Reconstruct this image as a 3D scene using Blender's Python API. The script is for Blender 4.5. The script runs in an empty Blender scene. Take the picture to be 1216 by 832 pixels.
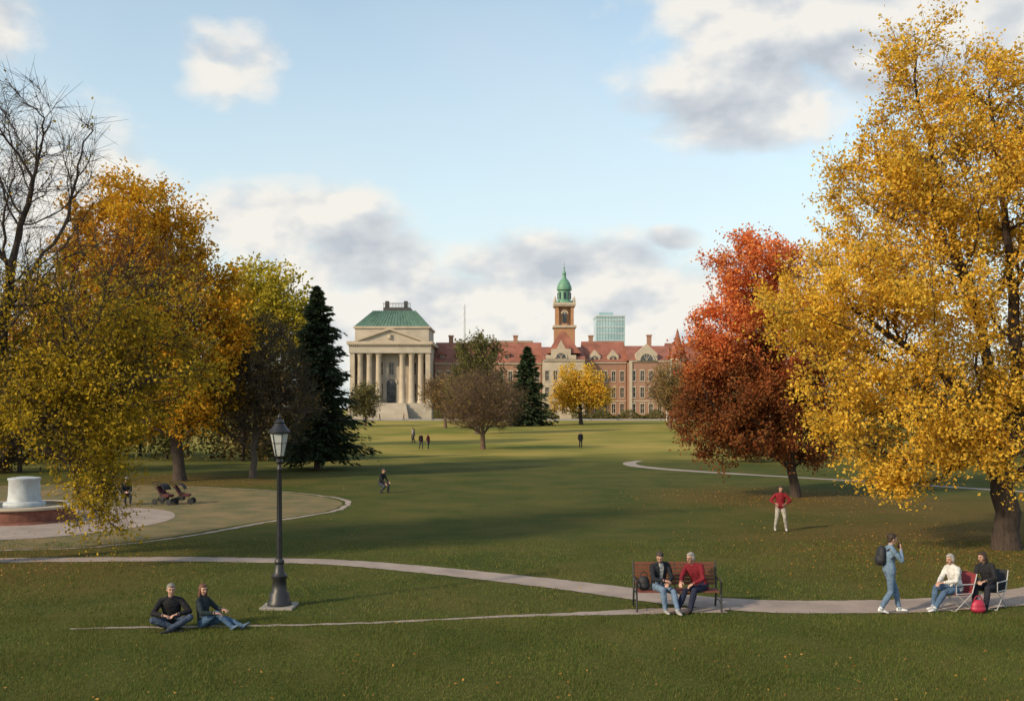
import bpy, math, numpy as np, random
from mathutils import Vector, Matrix, kdtree
from mathutils import noise as mn
random.seed(4)
S=bpy.context.scene
COL=S.collection
# ------------------------------------------------------------------ helpers
def link(o,parent=None):
    COL.objects.link(o)
    if parent: o.parent=parent
    return o
def empty(name,loc=(0,0,0),yaw=0):
    e=bpy.data.objects.new(name,None); e.location=loc; e.rotation_euler=(0,0,math.radians(yaw)); e.empty_display_size=.2
    return link(e)
def mesh_np(name,V,F,midx=None,mats=(),smooth=None,parent=None):
    V=np.asarray(V,dtype=np.float32); F=np.asarray(F,dtype=np.int32)
    me=bpy.data.meshes.new(name); n,k=F.shape
    me.vertices.add(len(V)); me.vertices.foreach_set('co',V.ravel())
    me.loops.add(n*k); me.loops.foreach_set('vertex_index',F.ravel())
    me.polygons.add(n); me.polygons.foreach_set('loop_start',(np.arange(n)*k).astype(np.int32))
    for m in mats: me.materials.append(m)
    if midx is not None: me.polygons.foreach_set('material_index',np.asarray(midx,dtype=np.int32))
    if smooth is not None: me.polygons.foreach_set('use_smooth',np.asarray(smooth,dtype=bool))
    me.update(calc_edges=True)
    return link(bpy.data.objects.new(name,me),parent)
def newmat(name):
    m=bpy.data.materials.new(name); m.use_nodes=True
    nt=m.node_tree; b=nt.nodes['Principled BSDF']
    return m,nt,b
def ramp(nt,fac,stops):
    r=nt.nodes.new('ShaderNodeValToRGB'); el=r.color_ramp.elements
    while len(el)<len(stops): el.new(.5)
    for e,(p,c) in zip(el,stops): e.position=p; e.color=(*c,1)
    nt.links.new(fac,r.inputs[0]); return r.outputs[0]
def noise(nt,scale,detail=4,rough=.55,vec=None):
    n=nt.nodes.new('ShaderNodeTexNoise'); n.inputs['Scale'].default_value=scale
    n.inputs['Detail'].default_value=detail; n.inputs['Roughness'].default_value=rough
    if vec is not None: nt.links.new(vec,n.inputs['Vector'])
    return n.outputs['Fac']
def mathn(nt,op,a,b=None,c=None,clamp=False):
    n=nt.nodes.new('ShaderNodeMath'); n.operation=op; n.use_clamp=clamp
    for i,v in enumerate((a,b,c)):
        if v is None: continue
        if isinstance(v,(int,float)): n.inputs[i].default_value=v
        else: nt.links.new(v,n.inputs[i])
    return n.outputs[0]
def mixc(nt,f,a,b,mode='MIX'):
    n=nt.nodes.new('ShaderNodeMix'); n.data_type='RGBA'; n.blend_type=mode
    for sock,v in ((n.inputs[0],f),(n.inputs[6],a),(n.inputs[7],b)):
        if isinstance(v,(int,float)): sock.default_value=v
        elif isinstance(v,tuple): sock.default_value=(*v,1)
        else: nt.links.new(v,sock)
    return n.outputs[2]
def pos(nt): return nt.nodes.new('ShaderNodeNewGeometry').outputs['Position']
def objco(nt): return nt.nodes.new('ShaderNodeTexCoord').outputs['Object']
def bump(nt,b,h,strength=.3,dist=.02):
    n=nt.nodes.new('ShaderNodeBump'); n.inputs['Strength'].default_value=strength; n.inputs['Distance'].default_value=dist
    nt.links.new(h,n.inputs['Height']); nt.links.new(n.outputs[0],b.inputs['Normal'])
def simple(name,c,rough=.7,var=.25,scale=3,bumps=.2,bd=.01,metal=0,useobj=False):
    m,nt,b=newmat(name); v=objco(nt) if useobj else pos(nt)
    f=noise(nt,scale,4,.6,v)
    lo=tuple(x*(1-var) for x in c); hi=tuple(min(1,x*(1+var)) for x in c)
    nt.links.new(ramp(nt,f,[(.3,lo),(.7,hi)]),b.inputs['Base Color'])
    b.inputs['Roughness'].default_value=rough; b.inputs['Metallic'].default_value=metal
    if bumps: bump(nt,b,noise(nt,scale*6,3,.6,v),bumps,bd)
    return m
def leafmat(name,cols,trans=.35,zgrad=None):
    m,nt,b=newmat(name)
    g=nt.nodes.new('ShaderNodeNewGeometry')
    col=ramp(nt,g.outputs['Random Per Island'],[(i/(len(cols)-1),c) for i,c in enumerate(cols)])
    nz=noise(nt,.45,1,.5,g.outputs['Position'])
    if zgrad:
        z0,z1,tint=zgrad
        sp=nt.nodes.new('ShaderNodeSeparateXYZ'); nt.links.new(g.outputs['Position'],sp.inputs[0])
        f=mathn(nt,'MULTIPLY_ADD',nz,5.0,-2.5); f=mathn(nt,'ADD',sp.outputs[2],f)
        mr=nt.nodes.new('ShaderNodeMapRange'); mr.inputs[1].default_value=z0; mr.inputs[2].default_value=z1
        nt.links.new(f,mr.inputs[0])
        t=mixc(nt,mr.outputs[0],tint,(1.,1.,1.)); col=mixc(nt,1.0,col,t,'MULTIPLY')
    sh=ramp(nt,nz,[(.35,(.78,.78,.76)),(.65,(1,1,1))])
    col=mixc(nt,1.0,col,sh,'MULTIPLY')
    nt.links.new(col,b.inputs['Base Color']); b.inputs['Roughness'].default_value=.7
    b.inputs['Specular IOR Level'].default_value=.15
    t=nt.nodes.new('ShaderNodeBsdfTranslucent'); nt.links.new(col,t.inputs[0])
    mx=nt.nodes.new('ShaderNodeMixShader'); mx.inputs[0].default_value=trans
    nt.links.new(b.outputs[0],mx.inputs[1]); nt.links.new(t.outputs[0],mx.inputs[2])
    nt.links.new(mx.outputs[0],nt.nodes['Material Output'].inputs[0])
    return m
class MB:
    def __init__(s): s.v=[];s.f=[];s.m=[]
    def add(s,vs,fs,m=0):
        o=len(s.v); s.v+= [tuple(v) for v in vs]; s.f+=[tuple(i+o for i in f) for f in fs]; s.m+=[m]*len(fs)
    def box(s,x0,x1,y0,y1,z0,z1,m=0):
        s.add([(x0,y0,z0),(x1,y0,z0),(x1,y1,z0),(x0,y1,z0),(x0,y0,z1),(x1,y0,z1),(x1,y1,z1),(x0,y1,z1)],
              [(3,2,1,0),(4,5,6,7),(0,1,5,4),(1,2,6,5),(2,3,7,6),(3,0,4,7)],m)
    def lathe(s,cx,cy,prof,n=16,m=0,sq=False):
        vs=[];a0=math.pi/n if sq else 0
        for r,z in prof:
            for i in range(n):
                a=2*math.pi*i/n+a0; vs.append((cx+r*math.cos(a),cy+r*math.sin(a),z))
        fs=[]
        for j in range(len(prof)-1):
            for i in range(n):
                k=(i+1)%n; fs.append((j*n+i,j*n+k,(j+1)*n+k,(j+1)*n+i))
        fs.append(tuple(range(n))[::-1]); t=(len(prof)-1)*n; fs.append(tuple(t+i for i in range(n)))
        s.add(vs,fs,m)
    def tube(s,p0,p1,r0,r1=None,n=8,m=0):
        r1=r0 if r1 is None else r1
        p0=Vector(p0);p1=Vector(p1);d=(p1-p0).normalized()
        u=d.orthogonal().normalized();w=d.cross(u)
        vs=[]
        for p,r in((p0,r0),(p1,r1)):
            for i in range(n):
                a=2*math.pi*i/n; vs.append(p+u*math.cos(a)*r+w*math.sin(a)*r)
        fs=[(i,(i+1)%n,n+(i+1)%n,n+i) for i in range(n)]+[tuple(range(n))[::-1],tuple(range(n,2*n))]
        s.add(vs,fs,m)
    def path(s,pts,r,n=8,m=0):
        for a,b in zip(pts[:-1],pts[1:]): s.tube(a,b,r,r,n,m)
    def prism(s,tri,y0,y1,m=0):
        n=len(tri); vs=[(x,y0,z) for x,z in tri]+[(x,y1,z) for x,z in tri]
        s.add(vs,[tuple(range(n)),tuple(range(n,2*n))[::-1]]+[((i+1)%n,i,n+i,n+(i+1)%n) for i in range(n)],m)
    def prismx(s,tri,x0,x1,m=0):
        n=len(tri); vs=[(x0,y,z) for y,z in tri]+[(x1,y,z) for y,z in tri]
        s.add(vs,[tuple(range(n))[::-1],tuple(range(n,2*n))]+[(i,(i+1)%n,n+(i+1)%n,n+i) for i in range(n)],m)
    def obj(s,name,mats,parent=None,smooth=False,bevel=0,rot=None,loc=None):
        me=bpy.data.meshes.new(name); me.from_pydata(s.v,[],s.f)
        for m in (mats if isinstance(mats,(list,tuple)) else [mats]): me.materials.append(m)
        me.polygons.foreach_set('material_index',s.m)
        if smooth:
            me.polygons.foreach_set('use_smooth',[True]*len(s.f)); me.set_sharp_from_angle(angle=math.radians(40))
        me.update(); o=bpy.data.objects.new(name,me); link(o,parent)
        if bevel:
            b=o.modifiers.new('b','BEVEL'); b.width=bevel; b.segments=2; b.limit_method='ANGLE'
        if loc: o.location=loc
        if rot: o.rotation_euler=rot
        return o
# ------------------------------------------------------------------ camera
cam=bpy.data.cameras.new('camera'); co=bpy.data.objects.new('camera',cam); link(co)
co.location=(0,0,4.4); co.rotation_euler=(math.radians(90),0,0)
cam.lens=35; cam.sensor_width=36; cam.shift_y=68/1216; cam.clip_end=5000; S.camera=co
# ------------------------------------------------------------------ world
SUN=Vector((-.80,-.60,0)).normalized(); EL=math.radians(28)
w=bpy.data.worlds.new('World'); S.world=w; w.use_nodes=True; nt=w.node_tree
bg=nt.nodes['Background']; bg.inputs[1].default_value=.1
sky=nt.nodes.new('ShaderNodeTexSky'); sky.sky_type='NISHITA'; sky.sun_disc=False
sky.sun_elevation=EL; sky.sun_rotation=math.atan2(SUN.x,SUN.y)%(2*math.pi); sky.air_density=1.0; sky.dust_density=.6; sky.ozone_density=1.2
tc=nt.nodes.new('ShaderNodeTexCoord'); nrm=nt.nodes.new('ShaderNodeVectorMath'); nrm.operation='NORMALIZE'
nt.links.new(tc.outputs['Generated'],nrm.inputs[0]); d=nrm.outputs[0]
sp=nt.nodes.new('ShaderNodeSeparateXYZ'); nt.links.new(d,sp.inputs[0])
az=mathn(nt,'ARCTAN2',sp.outputs[0],sp.outputs[1]); el=mathn(nt,'ARCSINE',sp.outputs[2])
R=math.radians
def blobs(lst):
    out=None
    for a,e,ra,re,amp in lst:
        x=mathn(nt,'MULTIPLY_ADD',az,1/R(ra),-a/ra); y=mathn(nt,'MULTIPLY_ADD',el,1/R(re),-e/re)
        q=mathn(nt,'MULTIPLY_ADD',y,y,mathn(nt,'MULTIPLY',x,x)); q=mathn(nt,'SUBTRACT',1,q); q=mathn(nt,'MULTIPLY',q,amp)
        out=q if out is None else mathn(nt,'MAXIMUM',out,q)
    return mathn(nt,'MAXIMUM',out,-1.0)
mask=blobs([(-16,18.3,3.3,2.3,1.2),(-13,10.2,8,2.8,1.6),(-9,8,6,3,1.5),(2.5,8.0,8,2.4,1.6),(3,4.8,24,4.0,2.0),(21,22,16,6.5,2.2),
   (13,17.6,7,4,1.7),(-24,10,8,6,1.2),(9.3,9.5,2.0,.8,1),(-28,19,3,3,1),(15,7,9,2.5,1.2),(60,20,22,9,1),(-60,22,20,9,1),(120,28,40,12,1),(-120,28,40,12,1)])
dark=blobs([(-8.2,8.8,4.2,2.0,.8),(2.5,8.4,6.5,1.5,.75),(12,15.8,6.5,3.2,.75),(9.3,9.5,2.2,1.0,.6),(22,17.5,11,3.0,.7)])
cv=nt.nodes.new('ShaderNodeCombineXYZ')
nt.links.new(az,cv.inputs[0]); nt.links.new(mathn(nt,'MULTIPLY',el,1.6),cv.inputs[1])
n1=noise(nt,11,7,.54,cv.outputs[0])
off=nt.nodes.new('ShaderNodeVectorMath'); off.operation='ADD'; off.inputs[1].default_value=(-.012,.036,0); nt.links.new(cv.outputs[0],off.inputs[0])
n2=noise(nt,11,3,.5,off.outputs[0])
n3=noise(nt,3.2,2,.5,cv.outputs[0])
den=mathn(nt,'MULTIPLY_ADD',n1,2.3,-1.20); den=mathn(nt,'MULTIPLY_ADD',mask,.58,den)
mr=nt.nodes.new('ShaderNodeMapRange'); mr.interpolation_type='SMOOTHSTEP'; mr.inputs[1].default_value=-.16; mr.inputs[2].default_value=.66; nt.links.new(den,mr.inputs[0])
shade=mathn(nt,'SUBTRACT',n1,n2); shade=mathn(nt,'MULTIPLY_ADD',shade,2.8,.80)
dk=mathn(nt,'MULTIPLY_ADD',dark,.6,0.12); dk=mathn(nt,'MAXIMUM',dk,0); shade=mathn(nt,'SUBTRACT',shade,dk,clamp=True)
ccol=ramp(nt,shade,[(0,(5.2,5.5,6.0)),(.45,(6.9,7.1,7.3)),(.85,(9.3,8.9,8.2))])
haze=nt.nodes.new('ShaderNodeMapRange'); haze.inputs[1].default_value=R(25); haze.inputs[2].default_value=R(0); haze.inputs[3].default_value=0.0; haze.inputs[4].default_value=.95; nt.links.new(el,haze.inputs[0])
veil=mathn(nt,'MULTIPLY',mathn(nt,'SUBTRACT',n3,.33,clamp=True),.8)
sc=mixc(nt,1.0,sky.outputs[0],(2.85,2.65,2.2),'MULTIPLY')
sc=mixc(nt,haze.outputs[0],sc,(6.9,7.8,8.0)); sc=mixc(nt,veil,sc,(7.2,7.7,8.0))
fc=mixc(nt,mathn(nt,'MULTIPLY',mr.outputs[0],.93),sc,ccol)
nt.links.new(fc,bg.inputs[0])
sl=bpy.data.lights.new('sun','SUN'); sl.energy=4.2; sl.angle=R(3.5); sl.color=(1,.80,.54)
so=bpy.data.objects.new('sun',sl); link(so)
sv=Vector((SUN.x*math.cos(EL),SUN.y*math.cos(EL),math.sin(EL))); so.rotation_euler=(-sv).to_track_quat('-Z','Y').to_euler(); so.location=(-40,-30,40)
S.view_settings.view_transform='Standard'; S.view_settings.look='None'; S.view_settings.exposure=0
# ------------------------------------------------------------------ ground
def H(y):
    t=min(1,max(0,(y-110)/110)); return 1.5*t*t*(3-2*t)
def ground_mat():
    m,nt,b=newmat('grass'); p=pos(nt)
    sp=nt.nodes.new('ShaderNodeSeparateXYZ'); nt.links.new(p,sp.inputs[0])
    fine=noise(nt,9,5,.65,p); mid=noise(nt,.30,5,.65,p); big=noise(nt,.05,3,.55,p)
    c=ramp(nt,fine,[(.25,(.036,.052,.012)),(.5,(.062,.078,.019)),(.75,(.10,.108,.032))])
    dry=ramp(nt,mid,[(.40,(0,0,0)),(.64,(1,1,1))])
    c=mixc(nt,mathn(nt,'MULTIPLY',dry,.6),c,(.13,.108,.035))
    lush=ramp(nt,mid,[(.30,(1,1,1)),(.44,(0,0,0))]); c=mixc(nt,mathn(nt,'MULTIPLY',lush,.4),c,(.035,.055,.014))
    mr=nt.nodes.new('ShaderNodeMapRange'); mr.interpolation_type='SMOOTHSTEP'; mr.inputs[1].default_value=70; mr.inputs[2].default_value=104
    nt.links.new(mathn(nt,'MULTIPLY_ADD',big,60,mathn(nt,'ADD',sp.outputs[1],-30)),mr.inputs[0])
    far_sunlit=ramp(nt,big,[(.38,(.17,.18,.038)),(.6,(.36,.28,.075))])  # distant lawn: sunlit yellow brightness painted into the grass colour
    c=mixc(nt,mathn(nt,'MULTIPLY',mr.outputs[0],.9),c,far_sunlit)
    for (x,y,r) in ((14,31,9),(13.5,49,8),(-14,28,7),(-20,60,9),(22,40,12),(-22,42,9)):
        dx=mathn(nt,'MULTIPLY_ADD',sp.outputs[0],1/r,-x/r); dy=mathn(nt,'MULTIPLY_ADD',sp.outputs[1],1/r,-y/r)
        q=mathn(nt,'SUBTRACT',1,mathn(nt,'MULTIPLY_ADD',dx,dx,mathn(nt,'MULTIPLY',dy,dy)),clamp=True)
        q=mathn(nt,'MULTIPLY',q,ramp(nt,fine,[(.4,(.25,.25,.25)),(.6,(1,1,1))]),clamp=True)
        c=mixc(nt,mathn(nt,'MULTIPLY',q,.75),c,(.16,.09,.03))
    nt.links.new(c,b.inputs['Base Color']); b.inputs['Roughness'].default_value=.95; b.inputs['Specular IOR Level'].default_value=.05
    bump(nt,b,noise(nt,22,4,.7,p),.7,.05)
    return m
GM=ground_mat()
ys=[-400,-100,-20,0,40,80,110]+list(range(120,221,10))+[260,400,800,2000,4000]; xs=[-4000,-1500,-400,-100,0,100,400,1500,4000]
V=[(x,y,H(y)) for y in ys for x in xs]; nx=len(xs)
F=[(j*nx+i,j*nx+i+1,(j+1)*nx+i+1,(j+1)*nx+i) for j in range(len(ys)-1) for i in range(nx-1)]
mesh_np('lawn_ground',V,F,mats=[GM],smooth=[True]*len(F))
pave=simple('paving',(.30,.24,.205),.85,.22,1.1,.3,.01)
concrete=simple('concrete',(.30,.27,.24),.85,.2,2,.3,.01)
asphalt=simple('asphalt',(.06,.06,.065),.9,.2,2,.2,.01)
dryg,dnt,db=newmat('worn_grass'); dp=pos(dnt)
dnt.links.new(mixc(dnt,ramp(dnt,noise(dnt,.6,5,.6,dp),[(.38,(0,0,0)),(.62,(1,1,1))]),(.20,.14,.055),(.10,.095,.03)),db.inputs['Base Color']); db.inputs['Roughness'].default_value=.95
bump(dnt,db,noise(dnt,20,4,.7,dp),.6,.04)
def crom(P,n=10):
    P=[np.array(p,float) for p in P]; P=[2*P[0]-P[1]]+P+[2*P[-1]-P[-2]]; out=[]
    for i in range(1,len(P)-2):
        a,b,c,dd=P[i-1:i+3]
        for t in np.linspace(0,1,n,endpoint=False):
            out.append(.5*((2*b)+(c-a)*t+(2*a-5*b+4*c-dd)*t*t+(3*b-a-3*c+dd)*t**3))
    out.append(P[-2]); return np.array(out)
PATHS=[]
def ribbon(name,pts,z,mat,n=12,jit=.02):
    C=crom(pts,n); rng=np.random.default_rng(len(name)+len(C)); T=np.gradient(C[:,:2],axis=0); T/=np.linalg.norm(T,axis=1)[:,None]
    N=np.stack([-T[:,1],T[:,0]],1); k=len(C)
    L=C[:,:2]+N*(C[:,2:3]/2+rng.normal(0,jit,(k,1))); Rr=C[:,:2]-N*(C[:,2:3]/2+rng.normal(0,jit,(k,1)))
    V=np.concatenate([np.c_[L,np.full(k,z)],np.c_[Rr,np.full(k,z)]])
    F=[(i+k,i+k+1,i+1,i) for i in range(k-1)]
    mesh_np(name,V,F,mats=[mat]); PATHS.append(C)
ribbon('footpath',[(-24,28.3,1.0),(-14.8,28.7,.85),(-9.98,28.9,.85),(-7.48,28.7,.85),(-4.98,28.3,.9),(-2.48,27.1,1.0),(-.17,25.7,1.1),(1.89,24.3,1.2),(3.7,22.9,1.3),(5.46,22.1,1.4),(7.3,22.0,1.4),(9.2,22.2,1.4),(11.9,23.2,1.4),(16,26,1.4),(25,33,1.4)],.014,pave)
ribbon('footpath',[(-8.8,19.8,.08),(-7.3,19.95,.16),(-5.17,20.1,.12),(-2.7,20.4,.14),(-.14,21.0,.2),(2.6,21.45,.5),(4.6,21.7,.6)],.009,pave,jit=.035)
ribbon('footpath',[(10.6,82.5,.7),(9.4,79.5,1.0),(9.3,75.5,1.1),(10.9,71.5,1.2),(13.8,67.5,1.1),(18.1,62.7,.8),(21.8,58.4,.8),(25.3,54,.8),(30,48,1.0),(36,40,1.2)],.014,pave)
def blobpoly(name,pts,z,mat):
    C=crom([(*p,0) for p in pts+[pts[0]]],8)[:-1]; me=bpy.data.meshes.new(name)
    me.from_pydata([(x,y,z) for x,y,_ in C],[],[tuple(range(len(C)))]); me.materials.append(mat)
    if me.polygons[0].normal.z<0: me.flip_normals()
    link(bpy.data.objects.new(name,me))
blobpoly('worn_lawn',[(-30,30),(-22,30.6),(-15.9,31),(-13.6,31.7),(-11.7,34),(-9.96,38.2),(-7.8,43),(-8.6,48),(-13.5,53),(-19,56),(-27,57),(-36,50),(-38,38)],.004,dryg)
ribbon('footpath',[(-16,30.7,.12),(-13.3,31.4,.15),(-11.2,34.0,.18),(-9.5,38.2,.28),(-7.5,43,.3),(-8.4,48.3,.2),(-13.5,53.3,.15),(-19,56.2,.15)],.009,pave,jit=.05)
blobpoly('fountain_plaza',[(-28,33),(-21,32.8),(-17,33.1),(-14.9,34.7),(-13.5,37.7),(-13.8,40.8),(-15.6,43.2),(-20,44.5),(-27,44)],.014,pave)
mb=MB(); mb.box(-220,220,236,245,1.40,1.504); mb.obj('street',asphalt)
mb=MB(); mb.box(-220,220,226,235.99,1.30,1.63); mb.box(-220,220,245.01,249,1.30,1.63); mb.obj('pavement',concrete,bevel=.03)
white=simple('road_paint',(.75,.75,.72),.7,.08,2,0)
mb=MB()
for i in range(-30,31): mb.box(i*6,i*6+3,240.4,240.6,1.42,1.508)
mb.obj('road_markings',white)
# ------------------------------------------------------------------ trees
def tubes(A,B,ra,rb,k):
    D=B-A; L=np.linalg.norm(D,axis=1)[:,None]+1e-9; D=D/L
    ref=np.where(np.abs(D[:,2:3])<.9,np.array([[0,0,1.]]),np.array([[1.,0,0]])); U=np.cross(D,ref); U/=np.linalg.norm(U,axis=1)[:,None]; W=np.cross(D,U)
    a=np.arange(k)*2*np.pi/k; ca=np.cos(a)[None,:,None]; sa=np.sin(a)[None,:,None]
    ring=U[:,None]*ca+W[:,None]*sa
    B2=B+D*rb[:,None]*.3; A2=A-D*ra[:,None]*.2
    V=np.concatenate([A2[:,None]+ring*ra[:,None,None],B2[:,None]+ring*rb[:,None,None]],1)
    n=len(A); base=(np.arange(n)*2*k)[:,None]; i=np.arange(k); j=(i+1)%k
    F=np.stack([base+i,base+j,base+k+j,base+k+i],2).reshape(-1,4)
    return V.reshape(-1,3),F
def leafquads(C,s,rng,flat=0,asp=.62):
    n=len(C); U=rng.normal(size=(n,3)); 
    if flat: U[:,2]*=1-flat
    U/=np.linalg.norm(U,axis=1)[:,None]; W=rng.normal(size=(n,3)); 
    if flat: W[:,2]*=1-flat
    W-=U*(U*W).sum(1)[:,None]; W/=np.linalg.norm(W,axis=1)[:,None]
    s=s*rng.uniform(.6,1.3,n)[:,None]; U=U*s; W=W*s*asp; Nn=np.cross(U,W); Nn/=np.linalg.norm(Nn,axis=1)[:,None]
    V=np.stack([C-U,C+W-U*.1+Nn*s*.15,C+U,C-W-U*.1+Nn*s*.15],1).reshape(-1,3)
    return V,np.arange(4*n).reshape(-1,4)
def tree(name,trunks,ells,N,Rr,bark,leaf,nleaf,ls,ntw=5,tl=.6,bf=.35,leaf_fn=None,up=.4,tipr=.008,seed=1,jit=.12,spow=.42,twr=None,droop=.0):
    rng=np.random.default_rng(seed)
    P=[];par=[]
    for ti,poly in enumerate(trunks):
        poly=[np.array(p,float) for p in poly]; first=True
        for a,b in zip(poly[:-1],poly[1:]):
            n=max(1,int(np.linalg.norm(b-a)/.6))
            for q in range(0 if (first and ti==0) else 1,n+1):
                p=a+(b-a)*q/n
                if len(P)==0: par.append(-1)
                elif first and ti>0: par.append(int(np.argmin([np.linalg.norm(x-a) for x in P])))
                else: par.append(len(P)-1)
                first=False; P.append(p+(rng.normal(0,.04,3) if q and len(P)>1 else 0))
    K=len(P)
    vol=np.array([e[3]*e[4]*e[5] for e in ells])**.85; vol/=vol.sum()
    ch=rng.choice(len(ells),N,p=vol); E=np.array(ells)[ch]
    dd=rng.normal(size=(N,3)); dd/=np.linalg.norm(dd,axis=1)[:,None]
    Q=E[:,:3]+dd*E[:,3:6]*(rng.random(N)**spow)[:,None]; Q[:,2]=np.maximum(Q[:,2],1.0)
    P=np.array(P); pl=np.zeros(K)
    for i in range(1,K): pl[i]=pl[par[i]]+np.linalg.norm(P[i]-P[par[i]])
    best=np.full(N,1e9); bp=np.zeros(N,int)
    def cost(p,l): 
        v=Q-p; return np.linalg.norm(v,axis=1)+bf*l+up*np.maximum(0,-(v[:,2]))
    for i in range(K):
        if P[i][2]<1.2: continue
        c=cost(P[i],pl[i]); m=c<best; best[m]=c[m]; bp[m]=i
    PP=list(P); PL=list(pl); alive=np.ones(N,bool)
    for _ in range(N):
        j=int(np.argmin(np.where(alive,best,1e9))); alive[j]=False; par.append(int(bp[j])); k=len(PP)
        PL.append(PL[bp[j]]+np.linalg.norm(Q[j]-PP[bp[j]])); PP.append(Q[j])
        c=cost(Q[j],PL[-1]); m=(c<best)&alive; best[m]=c[m]; bp[m]=k
    P=np.array(PP); par=np.array(par); n=len(P)
    for it in range(2):
        cs=np.zeros((n,3)); cn=np.zeros(n); np.add.at(cs,par[1:],P[1:]); np.add.at(cn,par[1:],1)
        m=(np.arange(n)>=K)&(cn>0); P[m]=.5*P[m]+.25*P[par[m]]+.25*cs[m]/cn[m][:,None]
    r=np.zeros(n); acc=np.zeros(n); pw=2.2
    for i in range(n-1,-1,-1):
        r[i]=max(acc[i],tipr**pw)**(1/pw)
        if par[i]>=0: acc[par[i]]+=r[i]**pw
    rb=r[0]; r=tipr+(r-tipr)*(Rr-tipr)/max(1e-6,rb-tipr)
    r*=1+.4*np.exp(-np.maximum(0,P[:,2]-P[0,2])/.35)
    idx=np.arange(1,n); A=P[par[idx]];B=P[idx]; r1=r[idx]; r0=np.where(idx<K,r[par[idx]],np.minimum(r[par[idx]],r1*1.3))
    big=r0>.06; Vs=[];Fs=[];o=0;mi=[]
    L=np.linalg.norm(B-A,axis=1)
    for sel,k in((big,9),(~big,4)):
        if sel.any():
            mid=(A[sel]+B[sel])/2+rng.normal(0,.05,(sel.sum(),3))*L[sel][:,None]
            if k==9: segs=[(A[sel],B[sel],r0[sel],r1[sel])]
            else:
                rm=(r0[sel]+r1[sel])/2; segs=[(A[sel],mid,r0[sel],rm),(mid,B[sel],rm,r1[sel])]
            for a_,b_,x_,y_ in segs:
                v,f=tubes(a_,b_,x_,y_,k); Vs.append(v);Fs.append(f+o);o+=len(v);mi.append(np.zeros(len(f),int))
    cand=np.arange(K,n); sm=cand[r[cand]<max(.05,tipr*4)]
    ti=np.repeat(sm,ntw); axis=P[ti]-P[par[ti]]; axis/=np.linalg.norm(axis,axis=1)[:,None]+1e-9
    td=axis*.8+rng.normal(0,.6,(len(ti),3)); td[:,2]+=.25-droop; td/=np.linalg.norm(td,axis=1)[:,None]
    st=P[par[ti]]+(P[ti]-P[par[ti]])*rng.uniform(.3,1,len(ti))[:,None]
    TL=tl*rng.uniform(.5,1.3,len(ti))[:,None]; en=st+td*TL
    tr=twr or tipr*.7
    v,f=tubes(st,en,np.full(len(ti),tr),np.full(len(ti),tr*.45),3); Vs.append(v);Fs.append(f+o);o+=len(v);mi.append(np.zeros(len(f),int))
    if nleaf:
        wt=np.ones(len(ti)) if leaf_fn is None else np.array([leaf_fn(*p) for p in en])
        ph=np.sin(en[:,0]*1.3+seed)*np.sin(en[:,1]*1.1)*np.sin(en[:,2]*1.9+1); wt=wt*np.clip(.75+ph*1.2,.08,2); wt/=wt.sum()
        c=rng.choice(len(ti),nleaf,p=wt); C=st[c]+(en[c]-st[c])*rng.uniform(.15,1.1,nleaf)[:,None]+rng.normal(0,jit,(nleaf,3))
        v,f=leafquads(C,ls,rng); Vs.append(v);Fs.append(f+o);mi.append(np.ones(len(f),int))
    V=np.concatenate(Vs);F=np.concatenate(Fs);mi=np.concatenate(mi)
    return mesh_np(name,V,F,mi,[bark,leaf],smooth=(mi==0))
def barkm(name,c):
    m,nt,b=newmat(name); p=pos(nt); mp=nt.nodes.new('ShaderNodeMapping'); mp.inputs['Scale'].default_value=(1,1,.22); nt.links.new(p,mp.inputs[0])
    f=noise(nt,14,4,.65,mp.outputs[0]); nt.links.new(ramp(nt,f,[(.3,tuple(x*.45 for x in c)),(.7,tuple(x*1.3 for x in c))]),b.inputs['Base Color'])
    b.inputs['Roughness'].default_value=.95; bump(nt,b,f,.9,.04); return m
bark=barkm('bark_dark',(.06,.042,.032)); bark2=barkm('bark_grey',(.10,.078,.06)); barkr=barkm('twig_brown',(.15,.095,.06))
yel=leafmat('leaves_golden',[(.70,.36,.03),(.88,.54,.05),(.95,.66,.10),(.66,.45,.06)],.44)
gold=leafmat('leaves_amber',[(.52,.23,.012),(.70,.36,.02),(.78,.45,.035),(.42,.29,.025)],.44)
oliv=leafmat('leaves_olive_gold',[(.28,.22,.02),(.50,.34,.025),(.66,.44,.03),(.22,.19,.02)],.4)
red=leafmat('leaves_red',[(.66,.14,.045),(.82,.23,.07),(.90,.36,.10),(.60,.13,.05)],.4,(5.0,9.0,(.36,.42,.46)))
ygr=leafmat('leaves_yellow_green',[(.36,.30,.03),(.52,.42,.04),(.60,.48,.05)],.42)
dkb=leafmat('leaves_dark_brown',[(.10,.07,.03),(.15,.10,.035),(.10,.09,.03)],.25)
grn=leafmat('leaves_grey_green',[(.13,.13,.04),(.19,.17,.055),(.10,.10,.03)],.3)
tan=leafmat('leaves_tan',[(.27,.17,.06),(.36,.23,.08),(.24,.18,.06)],.3)
ndl=leafmat('needles',[(.022,.040,.018),(.038,.060,.026),(.055,.075,.03)],.1)
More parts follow.
